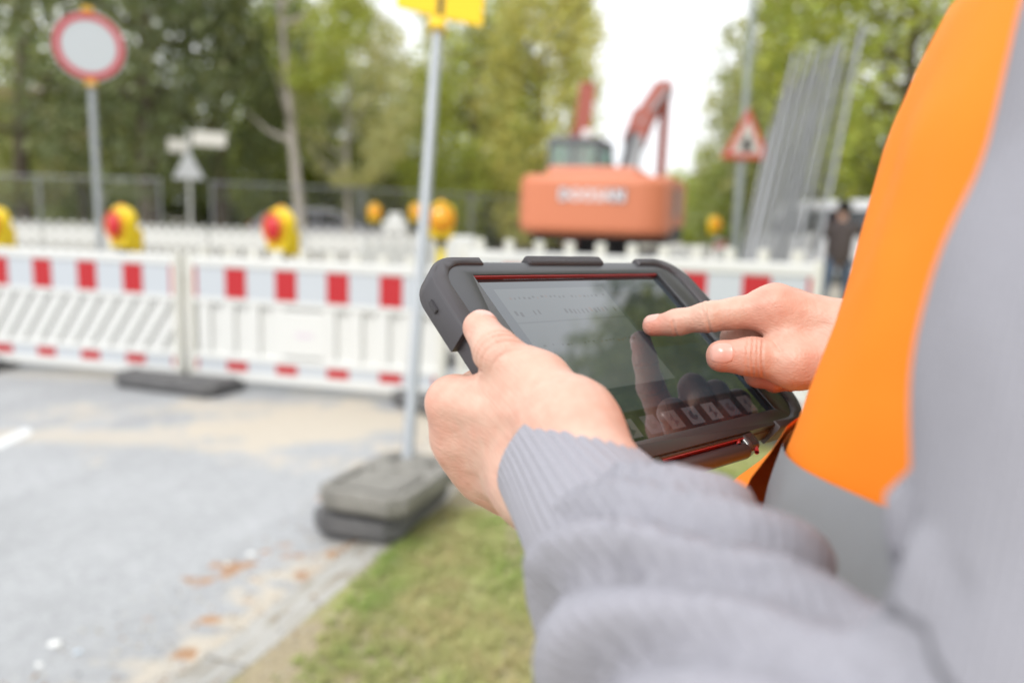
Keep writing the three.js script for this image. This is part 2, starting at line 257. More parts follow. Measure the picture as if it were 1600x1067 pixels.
// ---------------------------------------------------------------- barrier panels
const plastic = std([0.66, 0.66, 0.635], 0.5, { bumpMap: bumpGrain(6), bumpScale: 0.0008 }), plasticWarm = std([0.62, 0.61, 0.55], 0.55), film = std([0.5, 0.53, 0.56], 0.4), redFilm = std([0.45, 0.014, 0.02], 0.45);
const rubberTex = tex(256, 256, (i, j) => { const n = fbm(i / 16, j / 16, 71, 4), f = hash(i, j, 9); const a = 0.13 * (0.6 + 0.5 * n + 0.3 * f); return [a, a * 0.98, a * 0.98]; }, true);
const rubber = std([1, 1, 1], 0.85, { map: rubberTex, bumpMap: bumpGrain(4), bumpScale: 0.004 });
const rubberPale = std([1.9, 1.85, 1.65], 0.85, { map: rubberTex, bumpMap: bumpGrain(4), bumpScale: 0.004 });
const PITCH = 0.42;
function barrier(label, pos, turn, len, style, H = 1, names = 'barrier_panel') {          // origin: foot of the left end, panel runs along +x
  const t = thing(names, label, 'barrier', pos, turn), k = H;
  part('bottom_rail', rbox(0.03, len - 0.03, 0.05, 0.125 * k, -0.03, 0.03, 0.012), plastic, t);
  part('film_lower', rbox(0.03, len - 0.03, 0.125 * k, 0.205 * k, -0.022, 0.024, 0.004), film, t);
  part('middle_rail', rbox(0.03, len - 0.03, 0.205 * k, 0.255 * k, -0.03, 0.03, 0.01), plastic, t);
  part('upper_rail', rbox(0.03, len - 0.03, 0.645 * k, 0.69 * k, -0.03, 0.03, 0.01), plastic, t);
  part('film_board', rbox(0.03, len - 0.03, 0.69 * k, 0.925 * k, -0.022, 0.024, 0.004), film, t);
  part('top_rail', rbox(0.03, len - 0.03, 0.925 * k, 1.0 * k, -0.035, 0.035, 0.014), plastic, t);
  for (const x of [0.03, len - 0.03]) part('end_post', rbox(x - 0.03, x + 0.03, 0.04, 1.02 * k, -0.038, 0.038, 0.012), plasticWarm, t);
  const n = Math.round(len / PITCH);
  for (let i = 0; i <= n; i++) {
    let a = i * (len / n) - 0.088, b = a + 0.176; a = Math.max(a, 0.065); b = Math.min(b, len - 0.065); if (b - a < 0.02) continue;
    part('red_stripe', box(a, b, 0.694 * k, 0.921 * k, 0.0245, 0.027), redFilm, t); part('red_stripe', box(a, b, 0.129 * k, 0.201 * k, 0.0245, 0.027), redFilm, t);
  }
  if (style === 'diagonal') {
    part('back_web', box(0.06, len - 0.06, 0.25 * k, 0.65 * k, -0.02, -0.012), plastic, t);
    for (let x = -0.1; x < len - 0.12; x += 0.162) {
      const y0 = 0.235 * k, y1 = 0.665 * k, dx = 0.29; let xa = x, ya = y0, xb = x + dx, yb = y1;
      if (xa < 0.08) { ya += (0.08 - xa) / dx * (yb - ya); xa = 0.08; } if (xb > len - 0.08) { yb -= (xb - len + 0.08) / dx * (y1 - y0); xb = len - 0.08; }
      if (yb - ya < 0.06) continue;
      const g = plank([xa, ya, 0], [xb, yb, 0], 0.082, 0.04); part('slat', g, plastic, t);
    }
  } else {
    part('back_web', box(0.06, len - 0.06, 0.25 * k, 0.65 * k, -0.02, -0.012), plastic, t);
    for (let x = 0.14; x < len - 0.08; x += PITCH / 2) {
      if (style === 'plaque' && Math.abs(x - len * 0.47) < 0.16) continue;
      part('slat', rbox(x - 0.05, x + 0.05, 0.24 * k, 0.66 * k, -0.02, 0.022, 0.014), plastic, t);
    }
    for (let x = 0.14; x < len - 0.08; x += PITCH / 2) part('picket_tip', rbox(x - 0.035, x + 0.035, 0.99 * k, 1.07 * k, -0.018, 0.02, 0.014), plasticWarm, t);
    if (style === 'plaque') { part('plaque', rbox(len * 0.47 - 0.19, len * 0.47 + 0.19, 0.27 * k, 0.62 * k, -0.02, 0.026, 0.01), plastic, t); part('maker_mark', box(len * 0.47 - 0.07, len * 0.47 + 0.07, 0.42 * k, 0.46 * k, 0.0262, 0.0275), std([0.62, 0.55, 0.6], 0.6), t); }
  }
  return t;
}
function footplate(label, pos, turn, mat = rubber, L = 0.86, Wd = 0.42, group) {           // origin at the centre of its underside
  const t = thing('footplate', label, 'footplate', pos, turn, group);
  const sh = new THREE.Shape(); const hx = L / 2, hz = Wd / 2, c = 0.05;
  sh.moveTo(-hx + c, -hz); sh.lineTo(hx - c, -hz); sh.lineTo(hx, -hz + c); sh.lineTo(hx, hz - c); sh.lineTo(hx - c, hz); sh.lineTo(-hx + c, hz); sh.lineTo(-hx, hz - c); sh.lineTo(-hx, -hz + c);
  for (let [x, z, w, d] of [[0.27, 0.11, 0.17, 0.085], [0.27, -0.11, 0.17, 0.085], [0.05, 0, 0.1, 0.1], [0.02, 0.13, 0.09, 0.07], [0.02, -0.13, 0.09, 0.07]]) { x *= L / 0.86; w *= L / 0.86; z *= Wd / 0.42; const h = new THREE.Path(); h.moveTo(x - w / 2, z - d / 2); h.lineTo(x - w / 2, z + d / 2); h.lineTo(x + w / 2, z + d / 2); h.lineTo(x + w / 2, z - d / 2); sh.holes.push(h); }
  const g = new THREE.ExtrudeGeometry(sh, { depth: 0.06, bevelEnabled: true, bevelThickness: 0.015, bevelSize: 0.018, bevelSegments: 2 }).rotateX(-Math.PI / 2).translate(0, 0.035, 0);
  part('plate', toCreasedNormals(g, 0.6), mat, t);
  part('base_sheet', box(-hx + 0.03, hx - 0.03, 0.002, 0.045, -hz + 0.02, hz - 0.02), mat, t);
  for (const s of [-1, 1]) part('grip_ridge', rbox(-0.42 * L, -0.06 * L, 0.1, 0.124, s * Wd * 0.4 - 0.018, s * Wd * 0.4 + 0.018, 0.006), mat, t);
  part('cross_ridge', rbox(-0.47 * L, -0.44 * L, 0.1, 0.122, -Wd * 0.4, Wd * 0.4, 0.006), mat, t);
  return t;
}
const BA = V(-2.555, 0, -6.2), BDir = V(0.976, 0, 0.219).normalize(), BT = Math.atan2(-BDir.z, BDir.x);
const bpos = (s) => BA.clone().addScaledVector(BDir, s);
const lift = (p, y) => { p.y = y; return p; };
barrier('striped white barrier panel with slanting slats below', lift(bpos(-2.13), 0.03), BT, 2.1, 'diagonal');
barrier('striped white barrier panel with slanting slats below', lift(bpos(-4.26), 0.03), BT, 2.1, 'diagonal');
for (const o of scene.children) if (o.userData.label === 'striped white barrier panel with slanting slats below') o.userData.group = 'striped panels with slanting slats';
barrier('striped white barrier panel with upright slats and a square plaque', lift(bpos(0.03), 0.03), BT, 2.1, 'plaque');
const RB = G(1262, 692), LB = V(-0.38, 0, -5.62), RD = RB.clone().sub(LB), RL = RD.length();
barrier('taller striped barrier panel with picket tips, behind the tablet', lift(LB.clone(), 0.03), Math.atan2(-RD.z, RD.x), RL, 'upright', 1.14);
const fg = 'dark footplates under the striped barrier panels';
footplate('dark rubber footplate carrying a joint of the striped barrier', lift(bpos(0.02).add(V(-0.05, 0, 0.06)), 0.002), BT - 0.12, rubber, 0.92, 0.44, fg);
footplate('dark rubber footplate carrying a joint of the striped barrier', lift(bpos(-2.2), 0.002), BT - 0.12, rubber, 0.92, 0.44, fg);
footplate('dark rubber footplate carrying a joint of the striped barrier', lift(bpos(2.1).add(V(0.1, 0, 0.12)), 0.002), BT - 0.55, rubber, 0.92, 0.44, fg);
footplate('dark rubber footplate carrying a joint of the striped barrier', lift(RB.clone().add(V(-0.1, 0, 0)), 0.014), -0.1, rubber, 0.8, 0.4, fg);

// ---------------------------------------------------------------- warning lamps
const lampYellow = std([0.8, 0.56, 0.01], 0.45), lampOrange = std([0.84, 0.32, 0.02], 0.45), lensRed = phys([0.55, 0.012, 0.014], 0.35, { clearcoat: 0.15 }), lensAmber = phys([0.86, 0.38, 0.01], 0.22, { clearcoat: 0.6 }), darkPlastic = std([0.05, 0.05, 0.055], 0.6);
function warningLamp(label, pos, turn, red, scale = 1, group) {                            // lens looks along +z, origin at its foot
  const t = thing('warning_lamp', label, 'lamp', pos, turn, group); t.scale.setScalar(scale);
  const sh = new THREE.Shape(); sh.moveTo(-0.085, 0); sh.lineTo(0.085, 0); sh.lineTo(0.1, 0.06); sh.absarc(0, 0.185, 0.112, -0.25, Math.PI + 0.25); sh.lineTo(-0.1, 0.06);
  part('housing', new THREE.ExtrudeGeometry(sh, { depth: 0.07, bevelEnabled: true, bevelThickness: 0.02, bevelSize: 0.018, bevelSegments: 3, curveSegments: 20 }).translate(0, 0.02, -0.1), lampYellow, t);
  part('battery_box', rbox(-0.075, 0.075, -0.03, 0.16, -0.2, -0.06, 0.02), lampYellow, t);
  const hood = new THREE.CylinderGeometry(0.118, 0.113, 0.05, 36, 1, true, 0, Math.PI * 2).rotateX(Math.PI / 2).translate(0, 0.19, 0.0);
  part('hood', hood, std([0.84, 0.34, 0.02], 0.45, { side: THREE.DoubleSide }), t);
  part('lens_ring', new THREE.TorusGeometry(0.1, 0.014, 10, 40).translate(0, 0.19, -0.004), lampOrange, t);
  part('lens', new THREE.SphereGeometry(0.15, 28, 12, 0, Math.PI * 2, 0, 0.68).rotateX(Math.PI / 2).translate(0, 0.19, -0.095), red ? lensRed : lensAmber, t);
  part('top_knob', new THREE.SphereGeometry(0.032, 14, 10).scale(1, 1.0, 1).translate(0, 0.322, -0.06), lampOrange, t);
  part('bracket', [box(-0.02, 0.02, -0.1, 0.03, -0.07, -0.05), box(-0.05, 0.05, -0.05, 0.0, -0.075, -0.045)], darkPlastic, t);
  return t;
}
const lampOn = (u, v, d) => P(u, v, d);
const lg = 'red warning lamps on the striped barrier';
warningLamp('yellow warning lamp with red lens at the foot of the round sign post', P(181, 388, 6.6), -0.55, true, 1.02, lg);
warningLamp('yellow warning lamp with red lens, clipped on the plaque panel', P(428, 394, 6.2), -0.6, true, 1.0, lg);
warningLamp('yellow warning lamp on the slanting slat panel farther from the plaque panel', P(-16, 384, 6.95), -0.3, true, 1.0, lg);
warningLamp('amber warning lamp on a yellow stem behind the leaning sign post', P(689, 373, 7.4), 0.1, false, 1.0);
{ const t = thing('lamp_stand', 'yellow upright stem carrying the amber warning lamp', 'lamp stand', (() => { const p = P(689, 373, 7.45); p.y = 0.012; return p; })()); const top = P(689, 373, 7.4).y - 0.01; part('stem', [rbox(-0.04, 0.04, 0.05, top, -0.07, -0.01, 0.015)], std([0.8, 0.62, 0.02], 0.5), t); part('base', rbox(-0.2, 0.2, 0, 0.08, -0.24, 0.16, 0.02), rubber, t); }
const fl = 'small amber lamps on the far barriers';
for (const [u, v, d] of [[585, 346, 15.2], [650, 346, 15], [441, 350, 15.6]]) warningLamp('small amber lamp far back on the white picket barriers', P(u, v, d), 0.2, false, 1, fl);

// ---------------------------------------------------------------- signs
const galv = std([0.36, 0.38, 0.4], 0.45, { metalness: 0.35, bumpMap: bumpGrain(5), bumpScale: 0.0006 }), signBack = std([0.42, 0.43, 0.44], 0.5, { metalness: 0.3 }), signYellow = std([0.86, 0.55, 0.005], 0.5), signWhite = std([0.52, 0.55, 0.57], 0.45), signRed = std([0.5, 0.012, 0.025], 0.45), black = std([0.02, 0.02, 0.022], 0.6);
{ // leaning post with a yellow board
  const foot = G(637, 712, 0.24), top = P(693, -90, 4.55), d = top.clone().sub(foot).normalize(), base = foot.clone().addScaledVector(d, -0.1);
  const t = thing('detour_sign', 'yellow board with a black upright bar on a leaning grey post', 'sign', base);
  t.quaternion.setFromUnitVectors(V(0, 1, 0), d); const L = top.distanceTo(base);
  part('post', [bar([0, 0, 0], [0, L + 0.5, 0], 0.03, 0.03, 20)], galv, t);
  const q = base.distanceTo(P(690, 46, 4.5)), brd = new THREE.Group();
  const b = part('board', rbox(-0.245, 0.245, q, q + 0.5, 0.034, 0.046, 0.006), signYellow, t);
  part('bar_mark', box(-0.017, 0.017, q + 0.01, q + 0.4, 0.0465, 0.049), black, b);
  b.rotation.y = 0.3;
  part('clamp', [rbox(-0.045, 0.045, q - 0.07, q - 0.005, -0.042, 0.06, 0.012)], signYellow, t);
  part('clamp', [rbox(-0.045, 0.045, q + 0.36, q + 0.42, -0.042, 0.034, 0.012)], signYellow, t);
  const yaw = Math.atan2(-KD.x, -KD.z) + Math.PI / 2;
  const f0 = V(-0.515, 0.016, -3.49);
  footplate('lower of two stacked rubber footplates under the leaning post', f0.clone().add(V(-0.05, 0, -0.06)), yaw + 0.05, rubber, 0.66, 0.38);
  footplate('upper weathered footplate holding the leaning yellow sign post', lift(f0.clone(), 0.136), yaw - 0.02, rubberPale, 0.66, 0.38).rotation.z = -0.03;
}
{ // round prohibition sign
  const c = P(141, 76, 7.3), p0 = P(150, 240, 7.35), t = thing('round_sign', 'round white sign with a red ring on a grey post', 'sign', V(p0.x, 0, p0.z), 0.42);
  const dx = Math.hypot(0, 0), cy = c.y; void dx;
  part('post', bar([0.0, 0, -0.05], [-0.02, cy + 0.33, -0.05], 0.03, 0.03, 18), galv, t);
  const face = part('disc', new THREE.CylinderGeometry(0.3, 0.3, 0.012, 56).rotateX(Math.PI / 2).translate(-0.02, cy, 0), signBack, t);
  part('white_face', new THREE.CircleGeometry(0.298, 56).translate(-0.02, cy, 0.0085), signWhite, face);
  part('red_ring', new THREE.RingGeometry(0.232, 0.285, 56).translate(-0.02, cy, 0.0125), signRed, face);
  for (const s of [-1, 1]) part('clamp', rbox(-0.065, 0.025, cy + s * 0.315 - 0.025, cy + s * 0.315 + 0.025, -0.09, 0.02, 0.01), std([0.75, 0.42, 0.05], 0.5), t);
}
{ // far street-name signs over a triangle seen from behind
  const b = at(297, 21), t = thing('street_name_post', 'slim far post with two street name boards and a triangle turned away', 'sign', b, 0.1), Y = (v) => P(297, v, 21).y;
  part('post', bar([0, 0, 0], [0, Y(205), 0], 0.04, 0.04, 10), std([0.5, 0.5, 0.48], 0.6), t);
  part('name_board', rbox(0.02, 0.86, Y(228), Y(206), -0.03, 0.03, 0.02), std([0.6, 0.58, 0.52], 0.6), t).rotation.z = -0.03;
  part('name_board', rbox(-0.5, -0.02, Y(240), Y(220), -0.03, 0.03, 0.02), std([0.6, 0.58, 0.52], 0.6), t).rotation.y = 0.5;
  const s = new THREE.Shape(); const y0 = Y(280), y1 = Y(234); s.moveTo(-0.4, y0); s.lineTo(0.4, y0); s.lineTo(0, y1);
  part('triangle', new THREE.ExtrudeGeometry(s, { depth: 0.02, bevelEnabled: false }).translate(0, 0, 0.05), std([0.42, 0.43, 0.43], 0.5), t);
}
{ // lamp post with a roadworks triangle
  const z = 15.6, b = at(1152, z), t = thing('lamp_post', 'tall grey street lamp post carrying a red bordered roadworks triangle', 'lamp post', b), Y = (v) => P(1160, v, z).y;
  part('post', [bar([0, 0, 0], [0, 3.4, 0], 0.085, 0.075, 14), bar([0, 3.4, 0], [0, 8.4, 0], 0.07, 0.045, 12)], std([0.33, 0.37, 0.36], 0.5, { metalness: 0.3 }), t);
  part('arm', [bar([0, 8.35, 0], [-1.2, 8.7, 0.3], 0.035, 0.03, 8)], galv, t);
  part('lantern', rbox(-1.75, -1.1, 8.64, 8.78, 0.2, 0.44, 0.05), galv, t);
  const c = [Y(249), Y(176)], tri = (h, w, o) => { const s = new THREE.Shape(); s.moveTo(-w, c[0] + o); s.lineTo(w, c[0] + o); s.lineTo(0, c[1] - o * 1.9); return s; };
  const red = tri(1, 0.45, 0), rim = new THREE.Mesh(); void rim;
  const p = part('sign_plate', new THREE.ExtrudeGeometry(red, { depth: 0.02, bevelEnabled: true, bevelSize: 0.02, bevelThickness: 0.004, bevelSegments: 1 }).translate(0.05, 0, 0.1), std([0.56, 0.1, 0.07], 0.5), t);
  part('white_field', new THREE.ShapeGeometry(tri(1, 0.29, 0.09)).translate(0.05, 0, 0.1275), std([0.62, 0.6, 0.55], 0.5), p);
  const m = new THREE.Shape(); m.moveTo(-0.1, c[0] + 0.14); m.lineTo(0.12, c[0] + 0.14); m.lineTo(0.1, c[0] + 0.24); m.lineTo(0.04, c[0] + 0.3); m.lineTo(0.07, c[0] + 0.38); m.lineTo(0.0, c[0] + 0.44); m.lineTo(-0.06, c[0] + 0.36); m.lineTo(-0.09, c[0] + 0.28);
  part('digging_figure', new THREE.ShapeGeometry(m).translate(0.05, 0, 0.132), black, p);
  part('sign_clamp', rbox(-0.09, 0.09, c[0] + 0.25, c[0] + 0.33, -0.09, 0.1, 0.01), galv, t);
}

// ---------------------------------------------------------------- mesh fences, standing and stacked
const fenceSteel = std([0.3, 0.31, 0.33], 0.45, { metalness: 0.4 }), wireSteel = std([0.3, 0.31, 0.31], 0.5, { metalness: 0.3 });
function fencePanel(name, label, w, h, group) {                                            // origin: foot of the left post
  const t = thing(name, label, 'fence', [0, 0, 0], 0, group);
  for (const x of [0.02, w - 0.02]) part('post', bar([x, 0, 0], [x, h, 0], 0.021, 0.021, 8), fenceSteel, t);
  part('rail', bar([0.02, 0.18, 0], [w - 0.02, 0.18, 0], 0.016, 0.016, 8), fenceSteel, t);
  part('rail', bar([0.02, h - 0.03, 0], [w - 0.02, h - 0.03, 0], 0.016, 0.016, 8), fenceSteel, t);
  const g = []; for (let x = 0.13; x < w - 0.06; x += 0.11) g.push(box(x - 0.0025, x + 0.0025, 0.18, h - 0.03, -0.0025, 0.0025)); for (let y = 0.4; y < h - 0.1; y += 0.24) g.push(box(0.02, w - 0.02, y - 0.003, y + 0.003, -0.003, 0.003));
  const m = part('wire_mesh', g, wireSteel, t); m.userData.kind = 'stuff';
  return t;
}
const fgp = 'grey mesh site fences before the trees';
const fp0 = fencePanel('site_fence', 'upright grey mesh site fence panel before the trees', 3.4, 2.0, fgp);
const fspots = [[-120, 17.8, 62, 18], [62, 18, 252, 17.6], [330, 18.2, 560, 19.4], [565, 19.6, 735, 21.5], [738, 21.6, 880, 24]];
fspots.forEach(([u0, d0, u1, d1], i) => { const a = at(u0, d0), b = at(u1, d1), o = i ? copyOf(fp0, a, 0) : fp0; o.position.copy(a); o.rotation.y = Math.atan2(-(b.z - a.z), b.x - a.x); o.scale.x = a.distanceTo(b) / 3.4; });
{ // tall panels stood on end and leaning together
  const g = 'tall grey mesh fence panels leaning on end', p1 = fencePanel('stacked_fence_panel', 'tall grey mesh fence panel stood on end and leaning with others', 0.1, 3.4, g);
  scene.remove(p1); used['stacked_fence_panel'] = -1;
  const spec = [[1158, 410, 1206, 195, 12.3], [1166, 410, 1220, 190, 12.35], [1178, 410, 1233, 188, 12.4], [1192, 412, 1246, 182, 12.45], [1206, 412, 1262, 172, 12.5], [1218, 412, 1274, 166, 12.55], [1245, 410, 1299, 148, 12.2]];
  spec.forEach(([u0, v0, u1, v1, d]) => {
    const a = P(u0, v0, d), b = P(u1, v1, d + 0.5), dir = b.clone().sub(a).normalize(), foot = a.clone().addScaledVector(dir, -(a.y - 0.004) / dir.y), L = b.distanceTo(foot);
    const t = thing('stacked_fence_panel', 'tall grey mesh fence panel stood on end, leaning with others of its kind', 'fence', foot, 0, g), up = V(0, 1, 0);
    const q = new THREE.Quaternion().setFromUnitVectors(up, dir); t.quaternion.copy(q);
    const turn = new THREE.Quaternion().setFromAxisAngle(up, -1.77); t.quaternion.multiply(turn);
    const W = 1.9;
    for (const x of [0, W]) part('long_tube', bar([x, 0, 0], [x, L, 0], 0.024, 0.024, 8), fenceSteel, t);
    for (const y of [0.05, L - 0.03]) part('short_tube', bar([0, y, 0], [W, y, 0], 0.02, 0.02, 8), fenceSteel, t);
    const w = []; for (let y = 0.2; y < L - 0.1; y += 0.075) w.push(box(0, W, y - 0.0025, y + 0.0025, -0.0025, 0.0025)); for (let x = 0.2; x < W; x += 0.2) w.push(box(x - 0.003, x + 0.003, 0.05, L - 0.03, -0.003, 0.003));
    part('wire_mesh', w, wireSteel, t).userData.kind = 'stuff';
  });
}

// ---------------------------------------------------------------- far picket barriers and white blocks
const whiteFar = std([0.64, 0.64, 0.61], 0.55);
function farBarrier(label, a, b, group) {
  const L = a.distanceTo(b), t = thing('picket_barrier', label, 'barrier', a, Math.atan2(-(b.z - a.z), b.x - a.x), group);
  part('lower_board', rbox(0, L, 0.08, 0.3, -0.03, 0.03, 0.01), whiteFar, t); part('upper_board', rbox(0, L, 0.62, 0.92, -0.03, 0.03, 0.01), whiteFar, t);
  const n = Math.max(4, Math.round(L / 0.21)); for (let i = 0; i < n; i++) { const x = (i + 0.5) / n * L; part('picket', rbox(x - 0.06, x + 0.06, 0.05, 1.04, -0.02, 0.036, 0.012), whiteFar, t); }
  part('foot', rbox(-0.2, 0.2, 0.0, 0.09, -0.38, 0.38, 0.02), rubber, t);
}
const pb = 'white picket barriers across the road works';
const row = [[-60, 15.6], [66, 15.8], [196, 16], [326, 16], [450, 16], [575, 16], [690, 16.2]];
for (let i = 0; i + 1 < row.length; i++) farBarrier('plain white picket barrier in the long far row', at(row[i][0], row[i][1], 0), at(row[i + 1][0] - 2, row[i + 1][1], 0), pb);
farBarrier('white picket barrier standing nearer, angled towards the excavator', at(560, 11.4), at(735, 12.6));
farBarrier('white picket barrier seen nearly end on beside the leaning fence panels', at(1118, 10.6), at(1142, 12.8));
farBarrier('white picket barrier stretching past the excavator tracks', at(1032, 12.4), at(1112, 13.6));
{ const p = at(618, 17.5), t = thing('white_marker_block', 'white plastic marker block rising over the far barriers', 'block', p); part('body', [rbox(-0.26, 0.26, 0, 1.25, -0.2, 0.2, 0.05), rbox(-0.14, 0.14, 1.2, 1.42, -0.12, 0.12, 0.04)], whiteFar, t); part('handle_slot', rbox(-0.12, 0.12, 0.9, 1.0, 0.195, 0.206, 0.004), darkPlastic, t); }
{ const p = at(716, 9.6), t = thing('white_crate', 'white plastic crate stack behind the amber lamp', 'crate', p); part('lower_body', rbox(-0.22, 0.22, 0, 0.5, -0.2, 0.2, 0.03), whiteFar, t); part('upper_body', rbox(-0.21, 0.21, 0.5, 1.16, -0.19, 0.19, 0.03), whiteFar, t); part('lip', rbox(-0.23, 0.23, 0.47, 0.52, -0.21, 0.21, 0.01), whiteFar, t); }
{ // striped beacon board with a lamp on top
  const p = at(1106, 13.4), t = thing('beacon_board', 'red and white beacon board tilted beside the excavator', 'beacon', p, 0.5); t.rotation.z = -0.28;
  const b = part('board', rbox(-0.125, 0.125, 0.25, 1.2, -0.02, 0.02, 0.015), whiteFar, t);
  for (let i = 0; i < 4; i++) { const s = new THREE.Shape(); const y = 0.28 + i * 0.23; s.moveTo(-0.12, y); s.lineTo(0.12, y + 0.12); s.lineTo(0.12, y + 0.23); s.lineTo(-0.12, y + 0.11); part('red_stripe', new THREE.ShapeGeometry(s).translate(0, 0, 0.023), std([0.6, 0.1, 0.05], 0.5), b); }
  part('stem', bar([0, 0, 0], [0, 0.3, 0], 0.03), galv, t); part('base', rbox(-0.3, 0.3, 0, 0.1, -0.2, 0.2, 0.02), rubber, t);
  warningLamp('amber lamp on the tilted beacon board by the excavator', P(1118, 364, 13.3), 0.2, false, 0.8);
}

// ---------------------------------------------------------------- excavator
const paint = phys([0.6, 0.19, 0.09], 0.55, { clearcoat: 0.3, clearcoatRoughness: 0.4 }), paintDust = std([0.62, 0.25, 0.16], 0.75), rustRed = std([0.3, 0.075, 0.05], 0.7), steelDark = std([0.05, 0.05, 0.055], 0.7), steelGrey = std([0.28, 0.28, 0.28], 0.5, { metalness: 0.4 }), cabGrey = std([0.12, 0.13, 0.15], 0.5);
const glassPane = phys([0.75, 0.88, 0.85], 0.05, { transmission: 0.85, ior: 1.45 });
const font = await new FontLoader().loadAsync('fonts/droid/droid_sans_bold.typeface.json');
{
  const t = thing('excavator', 'orange crawler excavator with its back turned, arm folded upright', 'excavator', at(938, 14.6), -0.3);
  const cw = new THREE.Shape(); // plan of the counterweight, rounded at the back
  cw.moveTo(-1.25, 0); cw.lineTo(-1.25, -0.45); cw.quadraticCurveTo(-1.2, -0.72, -0.85, -0.8); cw.quadraticCurveTo(0, -0.92, 0.85, -0.8); cw.quadraticCurveTo(1.2, -0.72, 1.25, -0.45); cw.lineTo(1.25, 0);
  part('counterweight', new THREE.ExtrudeGeometry(cw, { depth: 0.88, bevelEnabled: true, bevelThickness: 0.2, bevelSize: 0.16, bevelOffset: -0.08, bevelSegments: 6, curveSegments: 14 }).scale(1, 1, 0.8).translate(0, 0, 0.08).rotateX(-Math.PI / 2).scale(1, 1, 1).translate(0, 1.22, 0.2), paint, t);
  part('deck', rbox(-1.25, 1.25, 1.0, 1.3, -2.4, 0.15, 0.05), steelDark, t);
  part('engine_hood', rbox(-0.85, 0.75, 2.1, 2.32, -0.8, 0.75, 0.08, 3), paintDust, t);
  part('side_box', rbox(0.72, 1.3, 1.3, 2.2, -2.2, 0.18, 0.06), paintDust, t);
  part('side_grille', rbox(1.3, 1.315, 1.5, 2.0, -0.9, -0.2, 0.006), steelGrey, t);
  part('side_cover', rbox(-1.3, -0.75, 1.3, 2.15, -0.9, 0.18, 0.06), paint, t);
  const cab = part('cab', [rbox(-1.28, -1.2, 1.25, 2.92, -2.3, -2.22, 0.02), rbox(-0.32, -0.24, 1.25, 2.92, -2.3, -2.22, 0.02), rbox(-1.28, -1.2, 1.25, 2.92, -0.98, -0.9, 0.02), rbox(-0.32, -0.24, 1.25, 2.92, -0.98, -0.9, 0.02), rbox(-1.28, -0.24, 2.86, 2.98, -2.32, -0.88, 0.05), rbox(-1.27, -0.25, 1.25, 2.1, -2.28, -0.92, 0.03), rbox(-0.8, -0.74, 2.1, 2.9, -0.95, -0.91, 0.01)], cabGrey, t);
  part('rear_window', box(-1.2, -0.3, 2.1, 2.86, -0.935, -0.93), glassPane, cab); part('front_window', box(-1.2, -0.32, 2.1, 2.86, -2.27, -2.265), glassPane, cab);
  part('side_window', box(-1.245, -1.24, 2.1, 2.86, -2.22, -0.98), glassPane, cab); part('side_window', box(-0.285, -0.28, 2.1, 2.86, -2.22, -0.98), glassPane, cab);
  part('seat_back', rbox(-0.98, -0.55, 1.8, 2.5, -1.4, -1.26, 0.05), steelDark, cab);
  part('work_light', rbox(-0.62, -0.46, 2.96, 3.12, -0.98, -0.88, 0.03), std([0.8, 0.8, 0.8], 0.3), t);
  part('guard_rail', new THREE.TubeGeometry(new THREE.CatmullRomCurve3([V(-0.2, 2.25, -0.3), V(-0.2, 2.78, -0.5), V(0.06, 2.62, -0.4), V(0.16, 2.25, -0.3)]), 20, 0.02, 6), steelDark, t);
  const tg = new TextGeometry('DOOSAN', { font, size: 0.2, depth: 0.02, curveSegments: 3 }); tg.computeBoundingBox(); const tw = tg.boundingBox.max.x;
  const tp = part('lettering', tg.translate(-tw / 2, 0, 0), std([0.75, 0.75, 0.78], 0.4), t); tp.position.set(0.05, 1.72, 1.13);
  const og = new TextGeometry('DOOSAN', { font, size: 0.2, depth: 0.02, curveSegments: 3, bevelEnabled: true, bevelSize: 0.018, bevelThickness: 0.002, bevelSegments: 1 }).translate(-tw / 2, 0, 0); part('lettering_outline', og, std([0.1, 0.1, 0.13], 0.5), t).position.set(0.05, 1.72, tp.position.z - 0.02);
  for (const s of [-1, 1]) {
    const tr = new THREE.Shape(); tr.moveTo(-1.5, 0.05); tr.lineTo(1.5, 0.05); tr.absarc(1.5, 0.45, 0.4, -Math.PI / 2, Math.PI / 2); tr.lineTo(-1.5, 0.85); tr.absarc(-1.5, 0.45, 0.4, Math.PI / 2, Math.PI * 1.5);
    const k = part('track', new THREE.ExtrudeGeometry(tr, { depth: 0.5, bevelEnabled: true, bevelThickness: 0.02, bevelSize: 0.03, bevelSegments: 1 }).translate(0, 0, -0.25).rotateY(Math.PI / 2).translate(s * 0.98, 0, -0.9), steelDark, t);
    for (let i = 0; i < 8; i++) part('track_shoe', box(s * 0.98 - 0.26, s * 0.98 + 0.26, 0.12 + i * 0.09, 0.16 + i * 0.09, 1.0 + 0.1 * Math.sin((i + 0.5) / 8 * Math.PI) - 0.12, 1.06 + 0.1 * Math.sin((i + 0.5) / 8 * Math.PI) - 0.08), steelGrey, k);
  }
  part('turntable', [new THREE.CylinderGeometry(0.6, 0.6, 0.25, 28).translate(0, 0.95, -0.9), box(-0.8, 0.8, 0.5, 0.85, -1.6, -0.2)], steelDark, t);
  // arm: where the photograph shows its joints, built in one vertical plane ahead of the cab
  const inv = (() => { t.updateMatrixWorld(true); return t.matrixWorld.clone().invert(); })(), J = (u, v, d) => P(u, v, d).applyMatrix4(inv).toArray();
  part('boom', [plank(J(978, 288, 16.4), J(994, 212, 17.2), 0.34, 0.3)], steelGrey, t);
  part('boom_head', [plank(J(990, 225, 17.1), J(1008, 178, 17.3), 0.46, 0.3), plank(J(1004, 190, 17.3), J(1039, 137, 17.6), 0.4, 0.28)], rustRed, t);
  part('stick', [plank(J(1042, 128, 17.6), J(1030, 310, 17.6), 0.2, 0.26)], rustRed, t);
